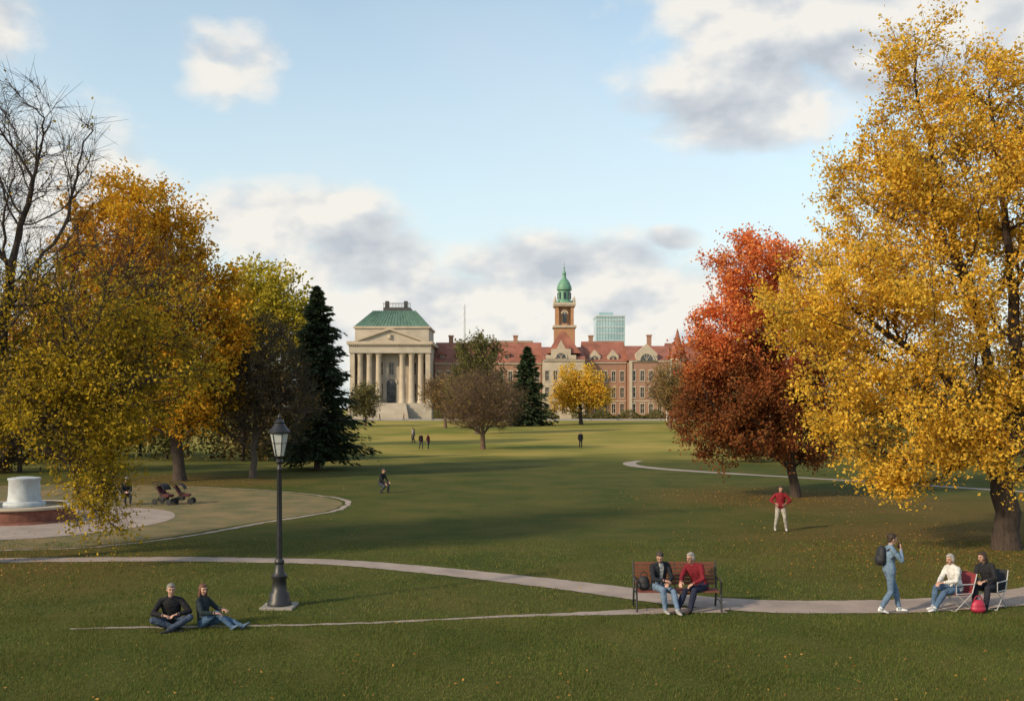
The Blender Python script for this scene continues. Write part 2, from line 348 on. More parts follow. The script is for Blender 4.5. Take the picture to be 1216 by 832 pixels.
tree('golden_elm_tree',[[(15.4,31,-.1),(15.2,31,3),(14.6,31,7),(13.4,31,11),(12.5,31,15)],[(15.3,31,1.6),(15.9,31.3,6),(15.6,31.4,10),(15.1,31.5,14.4)],[(15.0,31,4),(12.6,30.6,6),(10.4,30.4,7.4)],[(15.2,31,3.6),(18,31,6),(20,31,8)]],
 [(12.5,31,14.4,1.2,1.4,2.6),(15.1,31.5,13.6,1.5,1.8,2.5),(12.6,31,10.9,3.1,3.2,2.6),(17.8,31.2,10,4,4,4),(11.3,30.5,7.3,3.8,3.4,2.3),(11.9,30.5,4.5,3.2,3,1.9),(18.5,31,5.5,4,4,2.6),(14.0,30,3.3,1.6,1.8,1.2),(11.6,30.3,2.7,1.5,1.3,1.1),(16.8,30.4,3.2,1.3,1.6,1.0)],
 1700,.36,bark,yel,165000,.060,ntw=7,tl=.8,bf=.30,seed=3,jit=.11,spow=.45,up=.3,droop=.15)
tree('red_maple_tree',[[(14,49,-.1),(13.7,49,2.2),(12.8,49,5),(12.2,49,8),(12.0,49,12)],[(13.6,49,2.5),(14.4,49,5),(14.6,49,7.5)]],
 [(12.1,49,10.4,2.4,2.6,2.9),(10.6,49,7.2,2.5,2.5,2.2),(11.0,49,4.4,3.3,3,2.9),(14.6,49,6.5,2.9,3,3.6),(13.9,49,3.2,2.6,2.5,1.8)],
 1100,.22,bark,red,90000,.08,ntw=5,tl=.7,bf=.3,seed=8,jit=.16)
def lfA(x,y,z):
    if z<2.9 and x<-12.3: return 0.0
    return max(.01,min(1.2,(8.9-z)/4))*(1.0 if x>-16 else .6)
tree('elm_tree',[[(-15.2,28,-.1),(-15.0,28,3),(-14.4,28,6),(-13.9,28,9),(-13.0,28,12.6)],[(-14.8,28,3.6),(-12.5,27.8,6.2),(-9.8,27.6,8)],[(-15,28,2.4),(-12.8,27.6,4.2),(-10.4,27.4,5)],[(-14.9,28,4),(-16.5,28,8),(-17,28,12)],[(-14.3,28,7),(-12.6,28,9.5),(-11.8,28,12.2)]],
 [(-13.4,28,11,2.0,2,2.6),(-16,28,11,2.6,2.5,3),(-11.6,28,7.6,3.3,3,1.9),(-12.6,27.6,4.4,2.7,2.5,1.7),(-17.5,28,6.5,3.2,3,3.0),(-10.8,27.8,5.6,2.4,2.2,1.5),(-14.8,28,6.4,2,2.5,2.8),(-11.4,27.4,2.4,.9,1.2,1.5)],
 1500,.30,bark,oliv,50000,.053,ntw=7,tl=.85,bf=.42,leaf_fn=lfA,seed=5,jit=.11,tipr=.009,up=.5,droop=.22,twr=.007)
tree('golden_maple_tree',[[(-20,60,-.1),(-20.4,60,4),(-21,60,9),(-21.6,60,16)],[(-20.3,60,4),(-24,60,9)],[(-20.3,60,4),(-18.8,60,8),(-18.6,60,11)]],
 [(-22.8,60,14,4.3,4,4.4),(-19.8,60,9.5,4.1,4,4.6),(-25.5,60,8,5,4.5,5),(-20.4,60,5,3.6,3.5,2.8)],1200,.34,bark,gold,90000,.12,ntw=5,tl=1.0,seed=11,jit=.22,tipr=.012)
tree('yellow_green_tree',[[(-28,110,0),(-28,110,6),(-27.6,110,18)]],[(-27.6,110,16,4.8,4.4,5.0),(-30,110,12,4,4,4),(-24.8,110,12.5,3.8,4,4)],500,.4,bark2,ygr,17000,.22,seed=13,jit=.35,tl=1.2,tipr=.02)
tree('bare_oak_tree',[[(-16.3,62.5,-.1),(-16.1,62.5,3),(-15.7,62.5,8)],[(-16.2,62.5,2),(-14.6,62.5,6)]],[(-15.7,62.5,7,2.7,2.6,3.3),(-14.6,62.5,4.6,2.6,2.3,2.6),(-17.4,62.5,5,2.3,2.3,2.6)],900,.2,bark2,dkb,18000,.075,ntw=8,tl=.8,seed=17,jit=.15,tipr=.014,twr=.011)
tree('bare_ash_tree',[[(-3.1,106,-.05),(-3.1,106,2.2),(-3.0,106,5)]],[(-3.1,106,5.3,4.7,4.2,3.3),(-3.1,106,3.6,4.5,3.8,1.7)],950,.24,barkr,tan,4500,.08,ntw=9,tl=1.0,seed=19,tipr=.016,twr=.011,jit=.2)
tree('grey_green_tree',[[(-5.2,150,.3),(-5,150,6),(-5,150,13)]],[(-5.2,150,11,4.2,3.8,4.6),(-5.2,150,6.5,4.8,4,3.5)],400,.35,bark2,grn,9000,.22,ntw=7,seed=23,jit=.35,tl=1.1,tipr=.025,twr=.018)
tree('golden_linden_tree',[[(13.2,190,1.2),(13,190,4),(13,190,10)]],[(13,190,8.6,5.2,4.6,4.2),(10.4,190,6.2,3.4,3.4,2.8),(15.8,190,6.4,3.6,3.4,2.8)],350,.35,bark,yel,10000,.22,seed=29,jit=.4,tl=1.1,tipr=.025)
tree('bare_elm_tree',[[(27,170,1),(27,170,4),(27,170,9)]],[(27,170,8,4.2,4,4.2),(29,170,6,3.5,3.5,3)],420,.28,barkr,tan,6500,.17,ntw=8,seed=31,jit=.35,tl=1.1,tipr=.02,twr=.015)
tree('small_olive_tree',[[(-26.5,180,1),(-26.5,180,3),(-26.5,180,7)]],[(-26.6,180,5.6,2.8,2.8,3.2)],260,.2,barkr,grn,4500,.17,ntw=6,seed=37,jit=.3,tl=.9,tipr=.02,twr=.015)
tree('bare_lime_tree',[[(-11.5,172,.9),(-11.5,172,3),(-11.5,172,8)]],[(-11.5,172,6.6,4.4,4,3.4)],420,.24,barkr,tan,3500,.17,ntw=8,seed=41,jit=.3,tl=1.1,tipr=.02,twr=.015)
def conifer(name,x,y,h,rad,n,seed,low=.08,size=.16,pw=.85):
    rng=np.random.default_rng(seed); z0=H(y)
    nb=n; t=rng.random(nb)**1.15; t=low+(1-low)*t; th=rng.uniform(0,2*np.pi,nb)
    prof=rad*np.clip((1-t)**pw,0,1)*(.80+.20*np.sin(t*53)+.16*np.sin(th*3+t*9)+rng.normal(0,.12,nb)); prof=np.maximum(prof,.12)
    rise=rng.uniform(-.35,.05,nb)*(1-t)+.35*t
    A=np.stack([np.full(nb,x),np.full(nb,y),z0+h*t],1)
    D=np.stack([np.cos(th),np.sin(th),rise],1); B=A+D*prof[:,None]
    V1,F1=tubes(A,B,np.full(nb,.03),np.full(nb,.008),3)
    T=tubes(np.array([[x,y,z0-.1],[x,y,z0+h*.5]]),np.array([[x,y,z0+h*.5],[x,y,z0+h]]),np.array([rad*.06,rad*.04]),np.array([rad*.04,.02]),8)
    m=20; c=np.repeat(np.arange(nb),m); u=rng.uniform(.15,1.03,len(c))**.8
    C=A[c]+D[c]*(prof[c]*u)[:,None]; side=np.stack([-np.sin(th[c]),np.cos(th[c]),np.zeros(len(c))],1)
    C+=side*(rng.normal(0,.16,len(c))*prof[c]*(1.1-u))[:,None]+rng.normal(0,.05,C.shape); C[:,2]-=.10*u*prof[c]*rng.random(len(c))
    dr=D[c]*.8+side*rng.normal(0,.6,len(c))[:,None]; dr[:,2]-=.35; dr/=np.linalg.norm(dr,axis=1)[:,None]
    W=np.cross(dr,rng.normal(size=dr.shape)); W/=np.linalg.norm(W,axis=1)[:,None]; s=size*rng.uniform(.6,1.4,len(c))[:,None]
    LV=np.stack([C-dr*s*.6,C+W*s*.28,C+dr*s,C-W*s*.28],1).reshape(-1,3); LF=np.arange(len(LV)).reshape(-1,4)
    V=np.concatenate([V1,T[0],LV]); F=np.concatenate([F1,T[1]+len(V1),LF+len(V1)+len(T[0])])
    mi=np.r_[np.zeros(len(F1)+len(T[1]),int),np.ones(len(LF),int)]
    return mesh_np(name,V,F,mi,[bark,ndl],smooth=(mi==0))
conifer('spruce_tree',-13.9,71,12.9,3.9,1300,2,size=.23,low=.07,pw=.75)
conifer('spruce_tree',2.8,182,14.4,4.6,900,5,size=.42,low=.04,pw=.7)
conifer('spruce_tree',-16.9,84,9.5,3.0,600,9,size=.3,low=.06)
# distant trees (one mass)
rng=np.random.default_rng(77); Vs=[];Fs=[];Ms=[];o=0
spots=[]
for x in np.arange(-150,-36,4.5): spots.append((x+rng.normal(0,1.5),rng.uniform(110,185),rng.uniform(9,16),0))
for x in np.arange(-44,-20,2.4): spots.append((x,rng.uniform(82,94),rng.uniform(5,8.5),1))
for x in np.arange(-64,-27,3.4): spots.append((x,rng.uniform(66,84),rng.uniform(6,10),1))
for x in np.arange(20,62,3.2): spots.append((x,rng.uniform(74,92),rng.uniform(5,8),1))
for x in np.arange(32,150,4.5): spots.append((x+rng.normal(0,1.5),rng.uniform(120,190),rng.uniform(9,17),0))
for x in np.arange(-400,420,11): spots.append((x+rng.normal(0,3),rng.uniform(330,420),rng.uniform(10,15),0))
for (x,y,h,shr) in spots:
    z0=H(y); mi=int(rng.integers(1,5)) if not shr else int(rng.choice([1,4,3])); big=1 if y<200 else 2.2
    v,f=tubes(np.array([[x,y,z0-.1]]),np.array([[x,y,z0+h*.7]]),np.array([.16]),np.array([.06]),6); Vs.append(v);Fs.append(f+o);o+=len(v);Ms.append(np.zeros(len(f),int))
    nb=16; c=np.stack([x+rng.normal(0,h*.2,nb),y+rng.normal(0,h*.2,nb),z0+h*rng.uniform(.10 if shr else .25,.9,nb)],1)
    v,f=tubes(np.repeat([[x,y,z0+h*.3]],nb,0),c,np.full(nb,.07),np.full(nb,.02),3); Vs.append(v);Fs.append(f+o);o+=len(v);Ms.append(np.zeros(len(f),int))
    nl=int(1900/big**1.3); C=c[rng.integers(0,nb,nl)]+rng.normal(0,h*.085,(nl,3)); C[:,2]=np.maximum(C[:,2],z0+.2)
    v,f=leafquads(C,.19*big,rng); Vs.append(v);Fs.append(f+o);o+=len(v);Ms.append(np.full(len(f),mi))
M=np.concatenate(Ms); mesh_np('distant_trees',np.concatenate(Vs),np.concatenate(Fs),M,[bark,dkb,tan,grn,dkb],smooth=(M==0))
# ------------------------------------------------------------------ grass blades + fallen leaves
def pathdist(X,Y):
    best=np.full(len(X),9.)
    for C in PATHS:
        for i in range(0,len(C)-1,2):
            a=C[i,:2]; b=C[min(i+2,len(C)-1),:2]; ab=b-a; t=np.clip(((X-a[0])*ab[0]+(Y-a[1])*ab[1])/(ab@ab+1e-9),0,1)
            dd=np.hypot(X-a[0]-ab[0]*t,Y-a[1]-ab[1]*t)-C[i,2]/2; best=np.minimum(best,dd)
    return best
rng=np.random.default_rng(6)
def blades(n,y0,y1,wd,hh):
    Y=rng.uniform(y0,y1,n); X=rng.uniform(-.56,.56,n)*Y; k=pathdist(X,Y)>-.02; X=X[k];Y=Y[k]; n=len(X)
    a=rng.uniform(0,np.pi,n); h=hh*rng.uniform(.5,1.3,n)*(1+.3*np.sin(X*2.1+np.sin(Y*3))+.25*np.sin(X*5.3+Y*1.7)); w=wd*rng.uniform(.6,1.3,n)
    B=np.stack([X,Y,np.zeros(n)],1); D=np.stack([np.cos(a)*w,np.sin(a)*w,np.zeros(n)],1); T=B+np.stack([rng.normal(0,.4,n)*h,rng.normal(0,.4,n)*h,h],1)
    return np.stack([B-D,B+D,T],1).reshape(-1,3)
BV=np.concatenate([blades(200000,14,21,.005,.045),blades(80000,21,33,.009,.05)]); BF=np.arange(len(BV)).reshape(-1,3)
gbl=leafmat('grass_blades',[(.075,.115,.02),(.11,.15,.03),(.15,.18,.04),(.26,.21,.075)],.35)
mesh_np('lawn_grass',BV,BF,mats=[gbl])
def unif(n,y0,y1): Y=rng.uniform(y0,y1,n); return np.stack([rng.uniform(-.56,.56,n)*Y,Y,rng.uniform(.02,.05,n)],1)
def around(cx,cy,s,n): return np.stack([rng.normal(cx,s,n),rng.normal(cy,s,n),rng.uniform(.012,.04,n)],1)
C1=np.concatenate([unif(240,14.5,18.5),unif(160,20,40),around(14.5,31,4.0,3600),around(13,48.5,3.5,2600),around(-15,29,2.8,1500),around(-20,58,5,2500)])
v,f=leafquads(C1,.028,rng,flat=.75)
fl=leafmat('fallen_leaf',[(.18,.09,.03),(.36,.17,.035),(.46,.26,.06),(.22,.12,.04)],.1)
mesh_np('fallen_leaves',v,f,mats=[fl])
# ------------------------------------------------------------------ buildings
stone=simple('limestone',(.40,.35,.28),.85,.16,.35,.3,.05)
cream=simple('cream_stone',(.43,.36,.27),.85,.14,.5,.2,.03)
brick,bnt,bb=newmat('brick')
bt=bnt.nodes.new('ShaderNodeTexBrick'); bt.inputs['Scale'].default_value=1.6; bt.inputs['Color1'].default_value=(.32,.155,.10,1); bt.inputs['Color2'].default_value=(.25,.12,.08,1); bt.inputs['Mortar'].default_value=(.33,.27,.22,1)
mp=bnt.nodes.new('ShaderNodeMapping'); mp.inputs['Rotation'].default_value=(R(90),0,0); bnt.links.new(pos(bnt),mp.inputs[0]); bnt.links.new(mp.outputs[0],bt.inputs['Vector'])
bnt.links.new(mixc(bnt,.5,bt.outputs[0],ramp(bnt,noise(bnt,.25,4,.6,pos(bnt)),[(.3,(.26,.14,.09)),(.7,(.36,.21,.135))])),bb.inputs['Base Color']); bb.inputs['Roughness'].default_value=.9
rooft=simple('roof_tiles',(.26,.095,.06),.8,.3,.35,.4,.05)
copper=simple('copper_patina',(.085,.16,.12),.6,.25,.6,.3,.03)
copperL=simple('copper_light_patina',(.12,.27,.18),.6,.25,.8,.3,.03)
slate=simple('dark_metal',(.05,.05,.05),.6,.2,1,0)
glass,gnt,gb=newmat('window_glass'); gnt.links.new(ramp(gnt,noise(gnt,.6,2,.5,pos(gnt)),[(.4,(.02,.025,.03)),(.65,(.09,.09,.09))]),gb.inputs['Base Color']); gb.inputs['Roughness'].default_value=.15
def facade(W,G,T,x0,x1,y,z0,z1,floors,cols,wfrac=.42,sill=True):
    cw=(x1-x0)/cols; zc=z0
    for (a,b) in floors:
        W.box(x0,x1,y,y+.38,zc,a)
        ww=cw*wfrac
        for i in range(cols+1):
            l=x0 if i==0 else x0+(i-.5)*cw+ww/2; r=x1 if i==cols else x0+(i+.5)*cw-ww/2
            W.box(l,r,y,y+.38,a,b)
        for i in range(cols):
            cx=x0+(i+.5)*cw; G.box(cx-ww/2-.05,cx+ww/2+.05,y+.25,y+.37,a-.05,b+.05)
            T.box(cx-.05,cx+.05,y+.16,y+.24,a,b); T.box(cx-ww/2,cx-.052,y+.17,y+.23,(a*.45+b*.55)-.05,(a*.45+b*.55)+.05); T.box(cx+.052,cx+ww/2,y+.17,y+.23,(a*.45+b*.55)-.05,(a*.45+b*.55)+.05)
            T.box(cx-ww/2-.2,cx+ww/2+.2,y-.14,y-.003,a-.28,a-.03)
            T.box(cx-ww/2-.2,cx+ww/2+.2,y-.10,y-.003,b+.03,b+.38)
            T.box(cx-ww/2-.2,cx-ww/2-.01,y-.08,y-.003,a-.028,b+.028); T.box(cx+ww/2+.01,cx+ww/2+.2,y-.08,y-.003,a-.028,b+.028)
        zc=b
    W.box(x0,x1,y,y+.38,zc,z1)
def archwin(G,T,cx,zb,r,y,m=0):
    pts=[(cx+r*math.cos(a),zb+r*math.sin(a)) for a in np.linspace(0,math.pi,13)]
    G.prism(pts,y-.12,y-.04)
    for i in range(12):
        a=i/12*math.pi;b=(i+1)/12*math.pi
        T.prism([(cx+r*math.cos(a),zb+r*math.sin(a)),(cx+(r+.4)*math.cos(a),zb+(r+.4)*math.sin(a)),(cx+(r+.4)*math.cos(b),zb+(r+.4)*math.sin(b)),(cx+r*math.cos(b),zb+r*math.sin(b))],y-.25,y-.003)
    for a in (R(60),R(90),R(120)): T.tube((cx,y-.15,zb),(cx+r*math.cos(a),y-.15,zb+r*math.sin(a)),.08,.08,4)
E=empty('neoclassical_museum',(0,0,0)); W,G,T,C=MB(),MB(),MB(),MB()
X0,X1=-41.6,-21.3
W.box(X0,X1,260.4,278,1.3,21.5)
W.box(X0-.6,X1+.6,256,260.38,1.3,5.6)
facade(W,G,T,X0,X1,260,5.6,21.5,[(7.2,10.6),(13,16.2)],7,.38)
for i in range(9): W.box(-37+i*.15,-26-i*.15,250+i*.66,250+(i+1)*.66 if i<8 else 255.99,1.3,1.95+i*.46)
for x in (-39.3,-36.9,-34.5,-28.4,-26.0,-23.6): C.lathe(x,257.6,[(1.0,5.6),(1.0,6.0),(.8,6.25),(.78,10),(.66,17.4),(.7,17.5),(.95,18.2),(1.0,18.5)],16)
for x in (-41.2,-21.7):
    C.box(x-.6,x+.6,256.6,259.99,5.6,18.5)
W.box(X0-.4,X1+.4,256.3,260.3,18.5,20.7); T.box(X0-.9,X1+.9,255.7,278.5,20.7,21.5)
for i in range(40): T.box(X0-.6+i*.54,X0-.35+i*.54,255.85,256.28,20.35,20.69)
W.prism([(-40.3,21.5),(-22.7,21.5),(-31.5,24.6)],256.6,260.5)
for s_ in(-1,1): T.prism([(-31.5+s_*9.4,21.5),(-31.5+s_*8.4,21.5),(-31.5,24.45),(-31.5,25.1)][::s_],255.9,260.6)
W.box(X0+.5,X1-.5,260.6,277,21.5,25.2); T.box(X0+.1,X1-.1,260.2,277.4,25.2,25.7)
G.box(-32.7,-30.3,259.85,259.99,5.6,10.8); archwin(G,T,-31.5,10.8,1.2,260)
T.lathe(-31.5,256.5,[(.6,22.2),(.6,23.2)],12)
Rf=MB(); 
def frust(mb,x0,x1,y0,y1,z0,X0_,X1_,Y0_,Y1_,z1,m=0):
    mb.add([(x0,y0,z0),(x1,y0,z0),(x1,y1,z0),(x0,y1,z0),(X0_,Y0_,z1),(X1_,Y0_,z1),(X1_,Y1_,z1),(X0_,Y1_,z1)],[(3,2,1,0),(4,5,6,7),(0,1,5,4),(1,2,6,5),(2,3,7,6),(3,0,4,7)],m)
frust(Rf,X0+.3,X1-.3,260.4,277.2,25.7,-37.0,-25.6,265,273,30.2)
for i in range(22): 
    t=i/21; Rf.tube((X0+.5+t*(X1-X0-1),260.45,25.8),(-36.8+t*11.0,264.9,30.25),.07,.07,4)
Cr=MB(); Cr.box(-34.4,-27.2,266,272,30.2,31.2); 
for i in range(19): Cr.box(-34.4+i*.4,-34.3+i*.4,265.9,265.98,31.2,32.2)
Cr.box(-34.5,-27.1,265.8,266.0,32.2,32.35); Cr.box(-34.0,-33,267,268,31.2,33); Cr.box(-29,-28,267,268,31.2,33)
W.obj('walls',stone,E);G.obj('windows',glass,E);T.obj('cornices',cream,E);C.obj('columns',cream,E,smooth=True);Rf.obj('copper_roof',copper,E);Cr.obj('roof_cresting',slate,E)
E=empty('brick_hall_with_clock_tower'); W,G,T,Rf,Wc,Ch=MB(),MB(),MB(),MB(),MB(),MB()
fl3=[(3.0,5.4),(7.2,9.8),(11.6,14.2)]
def wing(x0,x1,y,zt,ridge,cols,depth=16,wall=None,fl=fl3):
    wl=wall or W
    wl.box(x0,x1,y+.4,y+depth,1.3,zt); facade(wl,G,T,x0,x1,y,1.3,zt,fl,cols)
    T.box(x0-.05,x1+.05,y-.35,y+.2,zt+.003,zt+.45); T.box(x0,x1,y-.12,y-.003,6.1,6.4)
    Rf.prismx([(y-.5,zt+.46),(y+depth+.5,zt+.46),(y+depth/2,ridge)],x0-.2,x1+.2)
wing(-21,8,270,16.2,22.6,12)
wing(19.5,31,270,16.4,22.9,5)
wing(43,75,271,16.0,22.5,13)
wing(8.2,19.3,264.5,16.8,21.2,5,22,Wc)
Wc.prism([(9.0,17.3),(17.0,17.3),(17.0,18.4),(15.6,18.4),(15.6,20.0),(14.2,20.0),(13,22.4),(11.8,20.0),(10.4,20.0),(10.4,18.4),(9.0,18.4)],264.0,264.9); archwin(G,T,13,17.6,1.3,264.0)
frust(Rf,9.5,18.5,266,277,19,13,14.5,270,273,25.0)
wing(31.2,42.8,265,16.6,21.5,5,21)
Wc.prism([(33.0,16.9),(38.6,16.9),(38.6,18.8),(35.8,21.4),(33.0,18.8)],264.4,268); archwin(G,T,35.8,17.0,1.7,264.4)
for x in (31.6,42.4): Wc.box(x-.4,x+.4,264.7,264.99,1.3,16.6)
for x in (22.5,27.5): 
    Wc.prism([(x-1.6,17.2),(x+1.6,17.2),(x+1.6,18.4),(x,20.2),(x-1.6,18.4)],270.6,274); archwin(G,T,x,17.5,1.0,270.6)
for x in np.arange(-19,7,4.4):
    W.box(x-.7,x+.7,271.2,274,17,18.9); Rf.prism([(x-1,18.9),(x+1,18.9),(x,20.0)],270.9,275); G.box(x-.4,x+.4,271.1,271.18,17.5,18.6)
for x,y in((-17,278),(1,278),(22,278),(38,276),(50,279),(60,279)): Ch.box(x-.6,x+.6,y-.5,y+.5,18,24.2); Ch.box(x-.75,x+.75,y-.65,y+.65,24.203,24.6)
W.lathe(44.2,266,[(2.2,1.3),(2.2,17)],14); T.lathe(44.2,266,[(2.45,17.003),(2.45,17.5)],14); Rf.lathe(44.2,266,[(2.6,17.503),(1.2,21),(.08,25.5)],14)
tx,ty=14.9,284
Wt=MB(); Wt.box(tx-2.9,tx+2.9,ty-2.9,ty+2.9,1.3,27); T.box(tx-3.3,tx+3.3,ty-3.3,ty+3.3,27.003,27.7)
for s1 in(-1,1):
    for s2 in(-1,1): 
        Wt.box(tx+s1*2.15-.42,tx+s1*2.15+.42,ty+s2*2.15-.42,ty+s2*2.15+.42,27.7,33); T.lathe(tx+s1*2.7,ty+s2*2.7,[(.3,34.1),(.34,34.8),(.05,36)],8)
Wt.lathe(tx,ty,[(1.95,27.7),(1.95,33)],8,sq=True)
G.box(tx-.65,tx+.65,ty-1.95,ty-1.83,28.4,31); archwin(G,T,tx,31,.65,ty-1.83); G.box(tx-.5,tx+.5,ty-2.98,ty-2.903,21.5,24.5)
T.lathe(tx,ty,[(4.2,33.003),(4.5,33.5),(4.4,34.1)],4,sq=True)
Cu=MB(); Cu.lathe(tx,ty,[(2.6,34.1),(2.4,34.8),(1.75,35.0),(1.75,37.6),(2.15,37.9),(2.15,38.3),(2.0,39),(1.5,40.2),(.8,41.1),(.55,41.4),(.5,42.4),(.62,42.6),(.25,43.3),(.08,44.0),(.05,46)],16)
Cu.lathe(tx,ty,[(.05,43.9),(.28,44.2),(.05,44.5)],8)
for i in range(8):
    a=i*math.pi/4; G.lathe(tx+1.72*math.cos(a),ty+1.72*math.sin(a),[(.28,35.3),(.28,37.2)],6)
W.obj('brick_walls',brick,E);Wc.obj('cream_pavilions',cream,E);G.obj('windows',glass,E);T.obj('stone_trim',cream,E);Rf.obj('tile_roofs',rooft,E);Ch.obj('chimneys',brick,E);Wt.obj('tower',simple('terracotta',(.38,.20,.10),.85,.15,1),E);Cu.obj('copper_cupola',copperL,E,smooth=True)
E=empty('glass_office_tower'); G,T=MB(),MB()
G.box(42.3,56.7,500,516,1,50); 
for i in range(14): T.box(42.2,56.8,499.8,499.98,4+i*3.4,4.5+i*3.4)
for i in range(11): T.box(42.3+i*1.43,42.42+i*1.43,499.7,499.79,1,50)
T.box(42.1,56.9,499.6,516.4,50.003,50.8); G.box(44,51,502,512,50.8,52.5)
gl2,g2,gb2=newmat('teal_glass'); g2.links.new(ramp(g2,noise(g2,.12,3,.5,pos(g2)),[(.35,(.22,.35,.39)),(.65,(.36,.50,.54))]),gb2.inputs['Base Color']); gb2.inputs['Roughness'].default_value=.2
G.obj('glazing',gl2,E);T.obj('floor_bands',simple('band',(.45,.52,.54),.6,.1,1,0),E)
E=empty('apartment_block'); W,G,T=MB(),MB(),MB(); W.box(-8,8,380.4,395,1,30); facade(W,G,T,-8,8,380,1,30,[(22,24.5),(26,28.5)],7); W.obj('walls',simple('buff_render',(.3,.22,.17),.9,.1,.3,0),E);G.obj('windows',glass,E);T.obj('trim',cream,E)
steel=simple('grey_steel',(.45,.45,.45),.5,.1,2,0,metal=.3)
mb=MB()
for z in range(0,44,3):
    for a,b in(((-.5,0),(.5,0)),((.5,0),(0,.8)),((0,.8),(-.5,0))): mb.tube((-19+a[0],400+a[1],z),(-19+b[0],400+b[1],z+3),.05,.05,4)
for a in((-.5,0),(.5,0),(0,.8)): mb.tube((-19+a[0],400+a[1],0),(-19+a[0]*.3,400+a[1]*.3,46),.08,.05,5)
mb.obj('radio_mast',steel)
mb=MB(); mb.lathe(35,225,[(.2,1.5),(.2,1.9),(.09,2.1),(.06,13),(.14,13.1),(.02,13.4)],8); mb.obj('flag_pole',steel,smooth=True)
for x in(-45,-18,18,52):
    mb=MB(); mb.lathe(x,227,[(.2,1.5),(.1,2),(.06,6),(.05,6.5)],8); mb.lathe(x,227,[(.12,6.5),(.3,6.9),(.3,7.1),(.05,7.4)],8); mb.obj('street_lamp',slate)
rng=np.random.default_rng(12); n=16000; Xh=rng.uniform(-20,62,n); keep=~((Xh>12)&(Xh<15)); Xh=Xh[keep]; n=len(Xh)
C=np.stack([Xh,rng.uniform(251,254,n),1.5+rng.random(n)*(1.7+.8*np.sin(Xh*.9))],1); v,f=leafquads(C,.2,rng); mesh_np('hedge',v,f,mats=[grn])
# ------------------------------------------------------------------ street lamp
iron=simple('cast_iron',(.018,.018,.02),.45,.3,8,.2,.004)
E=empty('street_lamp',(-5.14,22.0,0)); p=MB(); p.box(-.36,.36,-.36,.36,-.05,.05); p.obj('pad',concrete,E,bevel=.015)
p=MB(); p.lathe(0,0,[(.27,.05),(.27,.12),(.23,.17),(.22,.30),(.165,.36),(.15,.62),(.18,.66),(.18,.70),(.12,.76),(.09,.95),(.11,.98),(.11,1.02),(.065,1.08)],12)
p.obj('base',iron,E,smooth=True)
p=MB(); p.lathe(0,0,[(.062,1.07),(.055,1.9),(.047,3.0),(.06,3.02),(.06,3.06),(.042,3.1),(.04,3.16),(.085,3.2),(.085,3.23),(.05,3.27),(.10,3.33)],16)
for i in range(8):
    a=i*math.pi/4; p.tube((.058*math.cos(a),.058*math.sin(a),1.1),(.046*math.cos(a),.046*math.sin(a),2.98),.009,.008,5)
p.obj('shaft',iron,E,smooth=True)
p=MB(); p.lathe(0,0,[(.10,3.34),(.205,3.83)],6)
lg,ln,lb=newmat('lantern_glass'); lb.inputs['Roughness'].default_value=.25
ln.links.new(ramp(ln,noise(ln,5,3,.5,objco(ln)),[(.3,(.5,.52,.5)),(.7,(.72,.74,.72))]),lb.inputs['Base Color']); lb.inputs['Transmission Weight'].default_value=.35
p.obj('lantern_glass',lg,E)
p=MB()
for i in range(6):
    a=i*math.pi/3; p.tube((.103*math.cos(a),.103*math.sin(a),3.32),(.212*math.cos(a),.212*math.sin(a),3.85),.011,.011,5)
    b=a+math.pi/3; p.tube((.212*math.cos(a),.212*math.sin(a),3.84),(.212*math.cos(b),.212*math.sin(b),3.84),.014,.014,5)
    p.tube((.165*math.cos(a),.165*math.sin(a),3.62),(.165*math.cos(b),.165*math.sin(b),3.62),.007,.007,5)
    p.tube((.24*math.cos(a),.24*math.sin(a),3.86),(.24*math.cos(a),.24*math.sin(a),3.93),.012,.003,5)
p.lathe(0,0,[(.25,3.85),(.25,3.88),(.17,3.96),(.11,4.05),(.12,4.08),(.07,4.13),(.03,4.16),(.045,4.19),(.01,4.27)],12)
p.obj('lantern_frame',iron,E,smooth=True)
# ------------------------------------------------------------------ bench
wood,wn,wb=newmat('red_brown_slats'); mp=wn.nodes.new('ShaderNodeMapping'); mp.inputs['Scale'].default_value=(1,12,12); wn.links.new(objco(wn),mp.inputs[0])
wn.links.new(ramp(wn,noise(wn,5,5,.6,mp.outputs[0]),[(.3,(.11,.035,.022)),(.7,(.22,.07,.042))]),wb.inputs['Base Color']); wb.inputs['Roughness'].default_value=.55
E=empty('park_bench',(3.6,21.75,0),0)
p=MB()
for i in range(5): p.box(-.88,.88,-.30+i*.105,-.215+i*.105,.415,.445)
p.obj('seat',wood,E,bevel=.006)
p=MB()
for i in range(6):
    z=.50+i*.083; y=.235+(z-.45)*.22; p.box(-.88,.88,y,y+.028,z,z+.068)
p.obj('backrest',wood,E,bevel=.006)
p=MB()
for x in(-.91,0,.91):
    if x: p.path([(x,-.33,0),(x,-.30,.2),(x,-.27,.41)],.022); p.path([(x,.34,0),(x,.27,.25),(x,.24,.42),(x,.30,.70),(x,.36,1.0)],.022)
    else: p.path([(x,.24,.42),(x,.30,.70),(x,.35,.98)],.014)
    p.path([(x,-.30,.405),(x,.25,.405)],.018)
    if x: p.path([(x,-.27,.41),(x,-.30,.62),(x,-.25,.67),(x,.0,.66),(x,.28,.68)],.02); p.path([(x,-.3,.16),(x,.0,.22),(x,.3,.16)],.012)
p.obj('iron_frame',iron,E,smooth=True)
